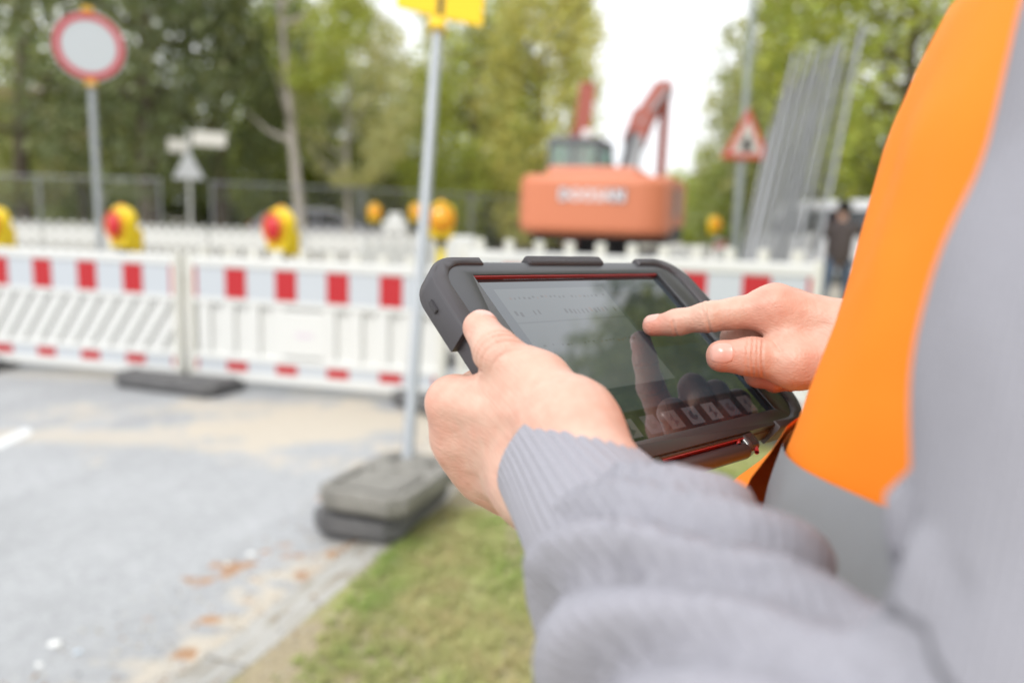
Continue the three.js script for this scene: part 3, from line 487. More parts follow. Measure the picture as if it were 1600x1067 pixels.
  part('stick_cylinder', bar(J(1000, 195, 17.1), J(1044, 140, 17.4), 0.06), steelGrey, t);
  part('boom_cylinder', bar(J(968, 285, 16.3), J(988, 205, 17), 0.07), steelDark, t);
  part('bucket', [plank(J(1016, 318, 17.7), J(1046, 352, 17.7), 0.5, 0.7)], rustRed, t);
}
{ // a second red mast behind the cab
  const b = at(903, 21), t = thing('red_mast', 'dusty red tapering steel mast standing up behind the excavator cab', 'mast', b), Y = (v) => P(903, v, 21).y;
  part('base', rbox(-0.5, 0.5, 0, 0.4, -0.5, 0.5, 0.05), steelDark, t); part('lower_section', plank([-0.1, 0.3, 0], [-0.02, Y(205), 0], 0.52, 0.5), rustRed, t); part('upper_section', plank([-0.02, Y(212), 0.02], [0.1, Y(140), 0.02], 0.38, 0.4), std([0.42, 0.12, 0.09], 0.7), t); part('head', rbox(-0.08, 0.26, Y(147), Y(134), -0.2, 0.2, 0.05), rustRed, t);
}

// ---------------------------------------------------------------- parked vehicles and a house far behind
function parkedCar(label, pos, turn, paintMat, van = false) {
  const t = thing(van ? 'parked_van' : 'parked_car', label, van ? 'van' : 'car', pos, turn), s = new THREE.Shape();
  if (van) { s.moveTo(-2.4, 0.3); s.lineTo(2.3, 0.3); s.quadraticCurveTo(2.45, 0.5, 2.4, 0.95); s.lineTo(1.6, 1.2); s.lineTo(1.1, 2.0); s.lineTo(-2.3, 2.05); s.quadraticCurveTo(-2.45, 1.6, -2.4, 0.3); }
  else { s.moveTo(-2.1, 0.3); s.lineTo(2.1, 0.3); s.quadraticCurveTo(2.2, 0.5, 2.1, 0.8); s.lineTo(1.2, 0.95); s.quadraticCurveTo(0.7, 1.42, 0.2, 1.45); s.lineTo(-1.1, 1.45); s.quadraticCurveTo(-1.7, 1.35, -2.05, 0.95); s.quadraticCurveTo(-2.2, 0.6, -2.1, 0.3); }
  const b = part('body', new THREE.ExtrudeGeometry(s, { depth: 1.5, bevelEnabled: true, bevelSize: 0.06, bevelThickness: 0.1, bevelSegments: 3 }).translate(0, 0, -0.75), paintMat, t), dg = phys([0.02, 0.025, 0.03], 0.08, { clearcoat: 1 });
  const w = van ? [[[0.5, 1.2], [1.5, 1.2], [1.05, 1.85], [0.5, 1.88]], [[-2.1, 1.25], [0.3, 1.25], [0.3, 1.85], [-2.1, 1.85]]] : [[[0.05, 0.98], [1.05, 0.98], [0.6, 1.32], [0.05, 1.36]], [[-1.6, 0.98], [-0.05, 0.98], [-0.05, 1.36], [-1.15, 1.36]]];
  for (const z of [0.855, -0.855]) for (const q of w) { const ws = new THREE.Shape(q.map((p) => new THREE.Vector2(...p))); part('window', new THREE.ExtrudeGeometry(ws, { depth: 0.012, bevelEnabled: false }).translate(0, 0, z - 0.006), dg, b); }
  part('rear_window', box(-2.48, -2.44, 1.25, 1.85, -0.62, 0.62), dg, b).visible = van;
  for (const x of [-1.35, 1.4]) for (const z of [-0.78, 0.78]) { const wh = part('wheel', new THREE.TorusGeometry(0.23, 0.1, 10, 24).translate(x, 0.33, z), steelDark, t); part('rim', new THREE.CylinderGeometry(0.16, 0.16, 0.12, 18).rotateX(Math.PI / 2).translate(x, 0.33, z), steelGrey, wh); }
  for (const z of [-0.6, 0.6]) { part('headlight', rbox(2.1, 2.2, 0.6, 0.76, z - 0.16, z + 0.16, 0.03), std([0.8, 0.8, 0.8], 0.2), t); part('tail_light', rbox(van ? -2.5 : -2.2, van ? -2.4 : -2.08, 0.8, 1.0, z - 0.12, z + 0.12, 0.02), lensRed, t); }
  return t;
}
parkedCar('silver grey parked car behind the mesh fence', at(500, 27), 0.15, phys([0.38, 0.37, 0.42], 0.35, { clearcoat: 0.6 }));
parkedCar('white van parked under the trees beyond the dark clothed person', at(1310, 21), 2.1, phys([0.75, 0.76, 0.78], 0.35, { clearcoat: 0.6 }), true);
{ // pale house far behind the trees
  const t = thing('house', 'pale rendered house glimpsed between the trees behind the round sign', 'house', at(20, 52), 0.35), wall = std([0.62, 0.62, 0.6], 0.85);
  part('wall', box(-6, 6, 0, 5.4, -4, 4), wall, t); const r = new THREE.Shape(); r.moveTo(-4.6, 5.3); r.lineTo(4.6, 5.3); r.lineTo(0, 8.6);
  const roof = part('roof', new THREE.ExtrudeGeometry(r, { depth: 12.8, bevelEnabled: false }).translate(0, 0, -6.4).rotateY(Math.PI / 2), std([0.2, 0.1, 0.08], 0.85), t); part('chimney', box(1.4, 2.1, 7, 9.3, -1.2, -0.5), wall, roof);
  for (const x of [-4, -1.3, 1.3, 4]) for (const y of [1, 3.4]) { const f = part('window', box(x - 0.6, x + 0.6, y, y + 1.3, 4.0, 4.05), std([0.7, 0.7, 0.7], 0.6), t); part('pane', box(x - 0.5, x + 0.5, y + 0.1, y + 1.2, 4.052, 4.06), phys([0.03, 0.035, 0.04], 0.08), f); }
}

// ---------------------------------------------------------------- trees and shrubs
const leafMat = (r, g, b) => phys([r, g, b], 0.75, { transmission: 0.5, side: THREE.DoubleSide, vertexColors: true });
function crownGeo(sd, n, size, gap, form = 'round', clump = 9, spread = 0.16) {            // unit crown: radius 1, height -1..1
  seed(sd); const pos = [], col = []; let made = 0, tries = 0;
  while (made < n && tries++ < n * 40) {
    const y = rr(-1, 1), rad = form === 'round' ? Math.sqrt(Math.max(0, 1 - y * y)) : form === 'tall' ? Math.pow(Math.max(0, (1 - y) / 2), 0.6) * (y < -0.8 ? (y + 1) * 5 : 1) : Math.sqrt(Math.max(0, 1 - Math.pow(Math.abs(y), 3)));
    const a = rr(0, 6.283), q = rad * Math.sqrt(rr(0.12, 1)), x = Math.cos(a) * q, z = Math.sin(a) * q;
    const den = fbm(x * 2.3 + sd, y * 2.3, z * 2.3, 3), lobe = noise(x * 1.6 + sd * 3, y * 1.6 + 5, z * 1.6);
    if (den < gap || Math.hypot(x, z) > rad * (0.72 + 0.5 * lobe)) continue;
    for (let k = 0; k < clump; k++) {
      const cx = x + rr(-1, 1) * spread * 0.7, cy = y + rr(-1, 1) * spread * 0.5, cz = z + rr(-1, 1) * spread * 0.7, s = size * rr(0.7, 1.3);
      const u = V(rr(-1, 1), rr(-0.6, 0.6), rr(-1, 1)).normalize(), w = V(rr(-1, 1), rr(-1, 1), rr(-1, 1)).cross(u).normalize();
      const p = (i, j) => [cx + u.x * i * s + w.x * j * s * 0.6, cy + u.y * i * s + w.y * j * s * 0.6, cz + u.z * i * s + w.z * j * s * 0.6];
      const A = p(-1, 0), Bp = p(0.1, -0.8), Cp = p(1, 0), D = p(0.1, 0.8);
      pos.push(...A, ...Bp, ...Cp, ...A, ...Cp, ...D);
      const t = 0.72 + 0.56 * rnd(), y2 = rnd() * 0.25; for (let i = 0; i < 6; i++) col.push(t * (1 + y2), t, t * (1 - y2));
      made++;
    }
  }
  const g = new THREE.BufferGeometry(); g.setAttribute('position', new THREE.Float32BufferAttribute(pos, 3)); g.setAttribute('color', new THREE.Float32BufferAttribute(col, 3)); g.computeVertexNormals(); return g;
}
const crowns = { a: crownGeo(11, 13000, 0.034, 0.44), b: crownGeo(23, 12500, 0.032, 0.48), airy: crownGeo(37, 9000, 0.03, 0.5, 'round', 6, 0.1), open: crownGeo(43, 10000, 0.032, 0.47, 'round', 8, 0.13), tall: crownGeo(51, 15000, 0.032, 0.4, 'tall'), column: crownGeo(63, 13000, 0.034, 0.42, 'column'), shrub: crownGeo(71, 7000, 0.05, 0.36, 'column') };
const barkTex = tex(128, 256, (i, j) => { const n = fbm(i / 9, j / 40, 3, 4); return [0.9 * (0.6 + 0.7 * n), 0.85 * (0.6 + 0.7 * n), 0.8 * (0.6 + 0.7 * n)]; }, true);
const bark = std([0.13, 0.11, 0.085], 0.95, { map: barkTex }), birchBark = std([0.42, 0.4, 0.37], 0.85, { map: barkTex });
const trunks = {};
function trunkGeo(sd) {                                                                    // unit trunk 0..1 tall with limbs reaching into the crown
  if (trunks[sd]) return trunks[sd]; seed(sd * 7 + 1); const g = []; let p = V(0, 0, 0);
  const pts = [p.clone()]; for (let i = 1; i <= 5; i++) pts.push(V(rr(-0.02, 0.02) * i * 0.4, i / 5 * 0.86, rr(-0.02, 0.02) * i * 0.4));
  for (let i = 0; i < 5; i++) g.push(bar(pts[i], pts[i + 1], 0.022 * (1 - i * 0.17), 0.022 * (1 - (i + 1) * 0.17), 9));
  for (let i = 0; i < 11; i++) { const t = rr(0.25, 0.8), k = Math.min(4, Math.floor(t / 0.86 * 5)), b = pts[k].clone().lerp(pts[k + 1], (t / 0.86 * 5) % 1), a = rr(0, 6.28), l = rr(0.14, 0.26), e = b.clone().add(V(Math.cos(a) * l, l * rr(0.3, 0.9), Math.sin(a) * l)), m = b.clone().lerp(e, 0.55).add(V(0, -0.015, 0)); g.push(bar(b, m, 0.008, 0.005, 6), bar(m, e, 0.005, 0.0015, 6)); }
  return trunks[sd] = merge(g);
}
function tree(name, label, pos, H, R, crown, mat, o = {}) {
  const t = thing(name, label, o.shrub ? 'shrub' : 'tree', pos, o.turn ?? 0, o.group), y0 = o.clear ?? 0.16;
  if (o.shrub) part('stem', [bar([0, 0, 0], [0.05, H * 0.6, 0], 0.06, 0.02, 6), bar([0, 0, 0], [-0.3, H * 0.5, 0.2], 0.05, 0.02, 6), bar([0, 0, 0], [0.3, H * 0.45, -0.2], 0.05, 0.02, 6)], bark, t);
  else { const tr = part('trunk', trunkGeo(o.tr ?? 1), o.bark ?? bark, t); tr.scale.set(H * (o.fat ?? 1), H, H * (o.fat ?? 1)); tr.rotation.z = o.lean ?? 0; }
  const c = part('crown', crowns[crown], mat, t); c.position.y = H * (1 + y0) / 2; c.scale.set(R, H * (1 - y0) / 2, R); c.rotation.y = (o.turn ?? 0) * 2.3;
  return t;
}
const LM = { dark: leafMat(0.17, 0.225, 0.085), mid: leafMat(0.31, 0.4, 0.08), bright: leafMat(0.42, 0.52, 0.09), pale: leafMat(0.52, 0.57, 0.27), olive: leafMat(0.36, 0.42, 0.18), yellow: leafMat(0.52, 0.56, 0.17) };
const TG = (u, d) => at(u, d, -0.012);
const tl = 'mixed green trees in the belt behind the fences', tr2 = 'leafy trees standing along the road beyond the leaning fence panels';
const T = [
  ['dark_tree', 'tall dark green tree with sky glinting through, behind the round sign', 235, 24, 14, 4.4, 'open', 'dark', { clear: 0.1, turn: 1, tr: 1 }],
  ['dark_tree', 'tall dark green tree behind the street name post', 345, 26, 13.4, 3.0, 'open', 'dark', { clear: 0.1, turn: 2.2, tr: 2 }],
  ['airy_tree', 'thin crowned pale tree against the sky at the left of the dark trees', 40, 27, 13, 4.6, 'airy', 'olive', { clear: 0.12, turn: 3, tr: 3 }],
  ['green_tree', 'mid green tree behind the left mesh fence', 130, 33, 8, 4.5, 'b', 'mid', { clear: 0.06, turn: 4, tr: 1 }],
  ['green_tree', 'mid green tree next to the birch trunks', 440, 33, 9.8, 3.2, 'a', 'mid', { clear: 0.06, turn: 5, tr: 2 }],
  ['birch_tree', 'birch with a slim pale leaning trunk and drooping leaves', 476, 23, 11.5, 2.3, 'airy', 'bright', { clear: 0.42, turn: 0.5, tr: 4, bark: birchBark, lean: 0.08, fat: 0.72 }],
  ['birch_tree', 'second slimmer birch with a pale short trunk', 545, 24, 7.4, 2.2, 'airy', 'pale', { clear: 0.3, turn: 2.5, tr: 5, bark: birchBark, lean: -0.03, fat: 0.7 }],
  ['green_tree', 'rounded green tree below the bright gap of sky', 520, 36, 8.2, 4.6, 'b', 'bright', { clear: 0.04, turn: 1.4, tr: 3 }],
  ['green_tree', 'lower olive tree behind the leaning sign post', 618, 34, 7.6, 3.6, 'a', 'olive', { clear: 0.04, turn: 3.3, tr: 1 }],
  ['green_tree', 'bright green tree right behind the yellow sign', 735, 28, 8.8, 2.9, 'b', 'bright', { clear: 0.04, turn: 0.9, tr: 2 }],
  ['light_tree', 'pale yellow green tree leaning over the excavator cab', 835, 27, 9.6, 2.5, 'a', 'yellow', { clear: 0.05, turn: 4.4, tr: 4 }],
  ['light_tree', 'pale feathery treetop rising above the excavator', 790, 31, 14, 3.6, 'airy', 'pale', { clear: 0.3, turn: 1.7, tr: 5 }],
  ['road_tree', 'tall tree beyond the leaning fence panels', 1290, 29, 14.5, 4.6, 'a', 'olive', { clear: 0.08, turn: 2, tr: 1 }],
  ['road_tree', 'broad green tree behind the orange vest', 1400, 24, 12, 4.8, 'b', 'bright', { clear: 0.1, turn: 3.7, tr: 2 }],
  ['road_tree', 'mid height tree behind the roadworks triangle', 1190, 38, 9.4, 3.4, 'a', 'olive', { clear: 0.04, turn: 5.1, tr: 3 }],
  ['road_tree', 'low round bright green tree at the far end of the road', 1103, 46, 5.6, 3.0, 'b', 'bright', { clear: 0.02, turn: 0.3, tr: 4 }],
  ['road_tree', 'small green tree closing the road behind the excavator bucket', 1066, 58, 5.0, 2.6, 'a', 'mid', { clear: 0.02, turn: 0.3, tr: 5 }],
];
for (const [n, l, u, d, H, R, c, m, o] of T) tree(n, l, TG(u, d), H, R, c, LM[m], o);
// trees beside the road to the right, whose crowns the tablet glass mirrors
tree('roadside_tree', 'large roadside tree mirrored in the tablet glass', V(9.5, 0, -5.6), 12, 3.8, 'b', LM.mid, { clear: 0.22, turn: 1, tr: 2 });
tree('roadside_tree', 'large roadside tree mirrored in the tablet glass', V(12.5, 0, -10.5), 14, 4.6, 'a', LM.dark, { clear: 0.16, turn: 2, tr: 1 });
tree('roadside_tree', 'large roadside tree mirrored in the tablet glass', V(11.5, 0, -0.5), 13, 4.2, 'a', LM.mid, { clear: 0.2, turn: 3, tr: 3 });
for (const o of scene.children) if (o.userData.label === 'large roadside tree mirrored in the tablet glass') o.userData.group = 'roadside trees mirrored in the tablet glass';
const hedge = [[-60, 40, 'mid'], [60, 38, 'dark'], [170, 37, 'mid'], [290, 38, 'dark'], [400, 39, 'mid'], [480, 42, 'dark'], [590, 41, 'mid'], [690, 40, 'mid'], [790, 38, 'dark'], [880, 40, 'mid'], [1180, 34, 'mid'], [1240, 27, 'bright'], [1330, 30, 'mid']];
for (const [u, d, m] of hedge) tree('shrub', { dark: 'dense dark shrub at the foot of the tree belt', mid: 'dense green shrub at the foot of the tree belt', bright: 'small fresh green shrub beside the leaning fence panels' }[m], TG(u, d), u > 1200 ? (m === 'bright' ? 1.5 : 2.6) : 4.4, u > 1200 ? 1.2 : 3.2, 'shrub', LM[m], { shrub: true, clear: 0, turn: u * 0.01, group: m === 'bright' ? undefined : { dark: 'dark shrubs under the trees', mid: 'green shrubs under the trees' }[m] });

// ---------------------------------------------------------------- tablet
const TR = new THREE.Matrix4().set(0.734, -0.503, 0.456, 0.08448, 0.064, 0.72, 0.691, -0.00276, -0.676, -0.478, 0.561, -0.55908, 0, 0, 0, 1);
const TM = CM.clone().multiply(TR), TMI = TM.clone().invert(), tabPt = (x, y, z) => V(x, y, z).applyMatrix4(TM);
const tabN = V(0, 0, 1).transformDirection(TM), tabAt = (u, v, off) => { const o = tabPt(0, 0, off), d = dirOf(u, v); return camera.position.clone().addScaledVector(d, o.sub(camera.position).dot(tabN) / d.dot(tabN)); };
const leather = tex(256, 256, (i, j) => { const n = noise(i / 3.2, j / 3.2, 2), m = noise(i / 7, j / 7, 5); return clamp(0.3 + 0.5 * n + 0.2 * m); });
const caseSatin = phys([0.03, 0.03, 0.033], 0.32, { clearcoat: 0.15, clearcoatRoughness: 0.3 }), caseRubber = std([0.052, 0.048, 0.053], 0.5, { bumpMap: leather, bumpScale: 0.0005 }), caseDark = std([0.012, 0.012, 0.014], 0.4);
function rrect(s, x, y, r) { s.moveTo(-x + r, -y); s.lineTo(x - r, -y); s.absarc(x - r, -y + r, r, -Math.PI / 2, 0); s.lineTo(x, y - r); s.absarc(x - r, y - r, r, 0, Math.PI / 2); s.lineTo(-x + r, y); s.absarc(-x + r, y - r, r, Math.PI / 2, Math.PI); s.lineTo(-x, -y + r); s.absarc(-x + r, -y + r, r, Math.PI, Math.PI * 1.5); return s; }
{
  const t = thing('tablet', 'black tablet computer in a rugged case held in both hands', 'tablet'); TM.decompose(t.position, t.quaternion, t.scale); t.scale.set(1, 1, 1);
  const fr = rrect(new THREE.Shape(), 0.1315, 0.0855, 0.02); fr.holes.push(rrect(new THREE.Path(), 0.1, 0.0745, 0.001));
  part('bezel', toCreasedNormals(new THREE.ExtrudeGeometry(fr, { depth: 0.008, bevelEnabled: true, bevelThickness: 0.0008, bevelSize: 0.0008, bevelSegments: 2, curveSegments: 10 }).translate(0, 0, -0.0088), 0.5), caseSatin, t);
  part('back_shell', toCreasedNormals(new THREE.ExtrudeGeometry(rrect(new THREE.Shape(), 0.1305, 0.0845, 0.02), { depth: 0.008, bevelEnabled: true, bevelThickness: 0.003, bevelSize: 0.003, bevelSegments: 3, curveSegments: 10 }).translate(0, 0, -0.0162), 0.5), caseRubber, t);
  const cv = document.createElement('canvas'); cv.width = 1024; cv.height = 768; const x = cv.getContext('2d');
  x.fillStyle = 'rgb(70,82,92)'; x.fillRect(0, 0, 1024, 768); x.fillStyle = 'rgb(52,58,60)'; x.fillRect(0, 0, 1024, 26);
  x.fillStyle = 'rgb(112,122,126)'; x.fillRect(70, 60, 560, 480); x.fillStyle = 'rgb(66,74,78)'; x.fillRect(650, 90, 300, 300); x.fillStyle = 'rgb(92,102,108)'; x.fillRect(70, 220, 560, 8);
  seed(9); for (let j = 0; j < 3; j++) for (let i = 0; i < 24; i++) { if (rnd() < 0.22) continue; x.fillStyle = rnd() < 0.2 ? 'rgb(120,100,92)' : 'rgb(58,62,66)'; x.fillRect(90 + i * 22, [100, 170, 330][j] + rr(-4, 4), rr(5, 14), [10, 22, 6][j]); }
  for (let i = 0; i < 30; i++) { x.fillStyle = 'rgb(150,160,160)'; x.fillRect(150 + i * 14, 8, rr(3, 10), 6); }
  x.fillStyle = 'rgb(40,44,50)'; x.fillRect(0, 640, 1024, 128); x.fillStyle = 'rgb(62,66,72)'; x.fillRect(0, 640, 1024, 4);
  for (let i = 0; i < 8; i++) { const cx = 70 + i * 115; x.fillStyle = ['rgb(104,104,110)', 'rgb(112,110,114)', 'rgb(92,92,100)', 'rgb(106,98,100)'][i % 4]; x.fillRect(cx, 668, 74, 74); x.fillStyle = 'rgb(70,72,80)'; x.beginPath(); if (i % 2) { x.moveTo(cx + 46, 676); x.lineTo(cx + 20, 706); x.lineTo(cx + 38, 708); x.lineTo(cx + 30, 734); x.lineTo(cx + 60, 716); x.lineTo(cx + 42, 708); } else { x.arc(cx + 37, 705, 20, 0, 5.2); x.lineTo(cx + 37, 705); } x.fill(); }
  const st = new THREE.CanvasTexture(cv); st.colorSpace = THREE.SRGBColorSpace;
  part('screen', new THREE.PlaneGeometry(0.2005, 0.1495).translate(0, 0, -0.0036), phys([0.16, 0.16, 0.16], 0.04, { map: st, emissive: lin(1, 1, 1), emissiveMap: st, emissiveIntensity: 0.19, ior: 1.52, clearcoat: 1, clearcoatRoughness: 0.02 }), t);
  const redGloss = phys([0.3, 0.02, 0.018], 0.4, { clearcoat: 0.3 });  // glossy red for the top inner screen edge and the stylus slot
  part('red_strip', [box(-0.0985, 0.0985, 0.0728, 0.0737, -0.0034, -0.0009)], redGloss, t);
  part('screen_rim', [box(-0.1, 0.1, -0.0746, -0.0738, -0.0034, -0.0012), box(-0.1, 0.1, 0.0738, 0.0746, -0.0034, -0.0012), box(0.0992, 0.1, -0.0738, 0.0738, -0.0034, -0.0012), box(-0.1, -0.0992, -0.0738, 0.0738, -0.0034, -0.0012)], phys([0.05, 0.05, 0.055], 0.12, { clearcoat: 1 }), t);
  for (const [sx, sy] of [[-1, 1], [1, 1], [1, -1], [-1, -1]]) {
    const s = new THREE.Shape(), X = (v) => sx * v, Y = (v) => sy * v, R = 0.03, cx = 0.138 - R, cy = 0.0905 - R, pts = [];
    pts.push([0.084, 0.0905]); for (let i = 0; i <= 10; i++) { const a = Math.PI / 2 - i / 10 * Math.PI / 2; pts.push([cx + R * Math.cos(a), cy + R * Math.sin(a)]); } pts.push([0.138, 0.024], [0.1235, 0.024]);
    const r = 0.021, ix = 0.1235 - r, iy = 0.0832 - r; for (let i = 0; i <= 10; i++) { const a = i / 10 * Math.PI / 2; pts.push([ix + r * Math.cos(a), iy + r * Math.sin(a)]); } pts.push([0.084, 0.0832]);
    let q = pts.map(([a, b]) => new THREE.Vector2(X(a), Y(b))); if (THREE.ShapeUtils.isClockWise(q)) q = q.reverse(); s.setFromPoints(q);
    part('corner_guard', toCreasedNormals(new THREE.ExtrudeGeometry(s, { depth: 0.0155, bevelEnabled: true, bevelThickness: 0.003, bevelSize: 0.0028, bevelOffset: -0.0028, bevelSegments: 4 }).translate(0, 0, -0.0165), 0.7), caseRubber, t);
  }
  part('edge_bumper', rbox(-0.041, 0.041, 0.083, 0.0925, -0.019, 0.0022, 0.003, 3), caseRubber, t);
  part('side_button', rbox(-0.1395, -0.1355, 0.05, 0.06, -0.0115, -0.007, 0.0012), caseRubber, t);
  const hold = part('stylus_holder', [rbox(-0.066, -0.05, -0.0985, -0.083, -0.0185, -0.0012, 0.003, 3), rbox(0.04, 0.056, -0.0985, -0.083, -0.0185, -0.0012, 0.005, 3), rbox(-0.06, 0.05, -0.0885, -0.083, -0.0185, -0.002, 0.0015)], phys([0.03, 0.026, 0.028], 0.25, { clearcoat: 0.5 }), t);
  part('stylus', [bar([-0.048, -0.0945, -0.0095], [0.041, -0.0945, -0.0095], 0.0062, 0.0062, 24), new THREE.SphereGeometry(0.0062, 18, 12).translate(0.041, -0.0945, -0.0095)], phys([0.035, 0.028, 0.03], 0.35, { clearcoat: 0.3 }), hold);
  part('slot_red', [box(-0.05, 0.046, -0.0892, -0.0886, -0.0168, -0.0024), new THREE.TorusGeometry(0.0078, 0.0016, 8, 24, Math.PI * 1.2).rotateZ(-1.0).rotateX(0.0).translate(0.041, -0.0945, -0.0042), box(-0.0655, -0.051, -0.0988, -0.0962, -0.0155, -0.0062)], redGloss, hold);  // red strip, arc and block at the stylus slot
  part('metal_clip', new THREE.TubeGeometry(new THREE.CatmullRomCurve3([V(-0.0675, -0.083, 0), V(-0.068, -0.09, 0.0003), V(-0.068, -0.097, -0.004), V(-0.0675, -0.099, -0.011)]), 20, 0.0019, 8), std([0.6, 0.61, 0.63], 0.3, { metalness: 0.6 }), t);
}

// ---------------------------------------------------------------- the person holding the tablet
const skinBump = tex(256, 256, (i, j) => { const a = noise(i / 4, j / 4, 1), b = noise((i + j) / 6, (i - j) / 2.5, 9); return clamp(0.25 + 0.4 * a + 0.35 * b); });
const skin = phys([1, 1, 1], 0.46, { vertexColors: true, bumpMap: skinBump, bumpScale: 0.00038, sheen: 0.15, sheenRoughness: 0.5, sheenColor: lin(1, 0.7, 0.6), specularIntensity: 0.8 });
const nailMat = phys([0.66, 0.36, 0.29], 0.28, { clearcoat: 0.35, clearcoatRoughness: 0.25 });
// grooves across a finger: plane at q with unit axis n, on the side facing s
const crease = (q, n, s, depth, w, reach, bow = 0) => (x, y, z) => { const dx = x - q.x, dy = y - q.y, dz = z - q.z, a = dx * n.x + dy * n.y + dz * n.z, r2 = dx * dx + dy * dy + dz * dz; if (Math.abs(a) > w * 3 + Math.abs(bow) || r2 > reach * reach) return 0; const sd = dx * s.x + dy * s.y + dz * s.z; if (sd < 0) return 0; const lat = (r2 - sd * sd - a * a) / (reach * reach), b = a - bow * lat; return depth * Math.exp(-(b * b) / (w * w)) * sstep(0, 0.35, sd / reach) * sstep(1, 0.8, r2 / (reach * reach)); };
const withCreases = (f, list) => (x, y, z) => { let d = f(x, y, z); if (Math.abs(d) < 0.004) for (const c of list) d += c(x, y, z); return d; };
function bumpy(f, s, a) { return (x, y, z) => f(x, y, z) + a * (fbm(x * s, y * s, z * s, 2) - 0.5); }
const unit = (a, b) => b.clone().sub(a).normalize();
const toCam = (p) => camera.position.clone().sub(p).normalize();

const FW = V(-0.633, 0, -0.774), RT = V(0.774, 0, -0.633);                              // the person's forward and right
// left hand: joints [point, radius]
const LW = P(872, 716, 0.424), LWr = P(895, 668, 0.418), LWu = P(840, 757, 0.44);
const LI0 = P(709, 631, 0.474), LM0 = P(723, 690, 0.482), LR0 = P(754, 736, 0.487), LL0 = P(797, 765, 0.482);
const LT1 = P(838, 603, 0.441), LT2 = tabAt(776, 551, 0.0165), LT3 = tabAt(750, 512, 0.0105), LFA = camPt(0.057, -0.1, -0.33);
const lFinger = (m, y, l) => { const q = [m]; return [[q[0], 0.0128], [tabPt(-0.106, y, -0.0295), 0.0098], [tabPt(-0.106 + l * 0.6, y + 0.004, -0.028), 0.0086], [tabPt(-0.106 + l, y + 0.006, -0.0268), 0.0076]]; };
const lPalm = blend(0.016, cone(LWr, LI0, 0.0165, 0.0142), cone(LW, LM0, 0.019, 0.0142), cone(LWu, LR0, 0.0165, 0.0132), cone(LWu, LL0, 0.0165, 0.0122), cone(LI0, LM0, 0.0125, 0.0125), cone(LM0, LR0, 0.012, 0.0115), cone(LR0, LL0, 0.0115, 0.011), cone(LWr, LWu, 0.019, 0.018));
const lThumb = chain(0.008, [P(897, 665, 0.415), 0.0175], [LT1, 0.0172], [LT2, 0.0118], [LT3, 0.0104]);
const lWeb = cone(LT1, P(760, 622, 0.466), 0.013, 0.0105);
const lFingers = [chain(0.005, ...lFinger(LI0, 0.012, 0.05)), chain(0.005, ...lFinger(LM0, -0.015, 0.055)), chain(0.005, ...lFinger(LR0, -0.04, 0.05)), chain(0.005, ...lFinger(LL0, -0.061, 0.04))];
const lTendons = [[LI0, LWr], [LM0, LW], [LR0, LWu.clone().lerp(LW, 0.3)]].map(([a, b], i) => { const n = toCam(a).lerp(V(-0.6, -0.1, 0.4), 0.25).normalize(); return cone(a.clone().addScaledVector(n, 0.0108 - i * 0.0005), b.clone().addScaledVector(n, 0.0125), 0.0042, 0.0028); });
const lVein = chain(0.004, [P(738, 676, 0.4655), 0.0022], [P(765, 700, 0.459), 0.0026], [P(790, 718, 0.4505), 0.0026], [P(812, 735, 0.443), 0.0024], [P(828, 752, 0.436), 0.002]);
let lHand = (() => {
  const palm = blend(0.014, lPalm, lThumb, lWeb), ft = lFingers;
  const base = (x, y, z) => { let d = palm(x, y, z); for (const f of ft) d = smin(d, f(x, y, z), 0.006); for (const f of lTendons) d = smin(d, f(x, y, z), 0.007); d = smin(d, lVein(x, y, z), 0.006); return smin(d, lArm(x, y, z), 0.016); };
  const lArm = blend(0.01, cone(LWr, LFA, 0.021, 0.03), cone(LWu, LFA, 0.021, 0.03));
  const ax = unit(LT3, LT2), s = toCam(LT2);
  return withCreases(bumpy(base, 90, 0.0012), [
    crease(LT2.clone().addScaledVector(ax, -0.003), ax, s, 0.0008, 0.0009, 0.017, 0.004), crease(LT2.clone().addScaledVector(ax, 0.0015), ax, s, 0.0009, 0.0009, 0.017, 0.003), crease(LT2.clone().addScaledVector(ax, 0.006), ax, s, 0.0007, 0.001, 0.018, 0.004), crease(LT2.clone().addScaledVector(ax, 0.013), ax, s, 0.0006, 0.0012, 0.02, 0.005),
    crease(P(757, 577, 0.455), unit(P(757, 577, 0.455), P(757, 560, 0.455)), toCam(LI0), 0.0012, 0.0014, 0.012, 0.002)]);
})();
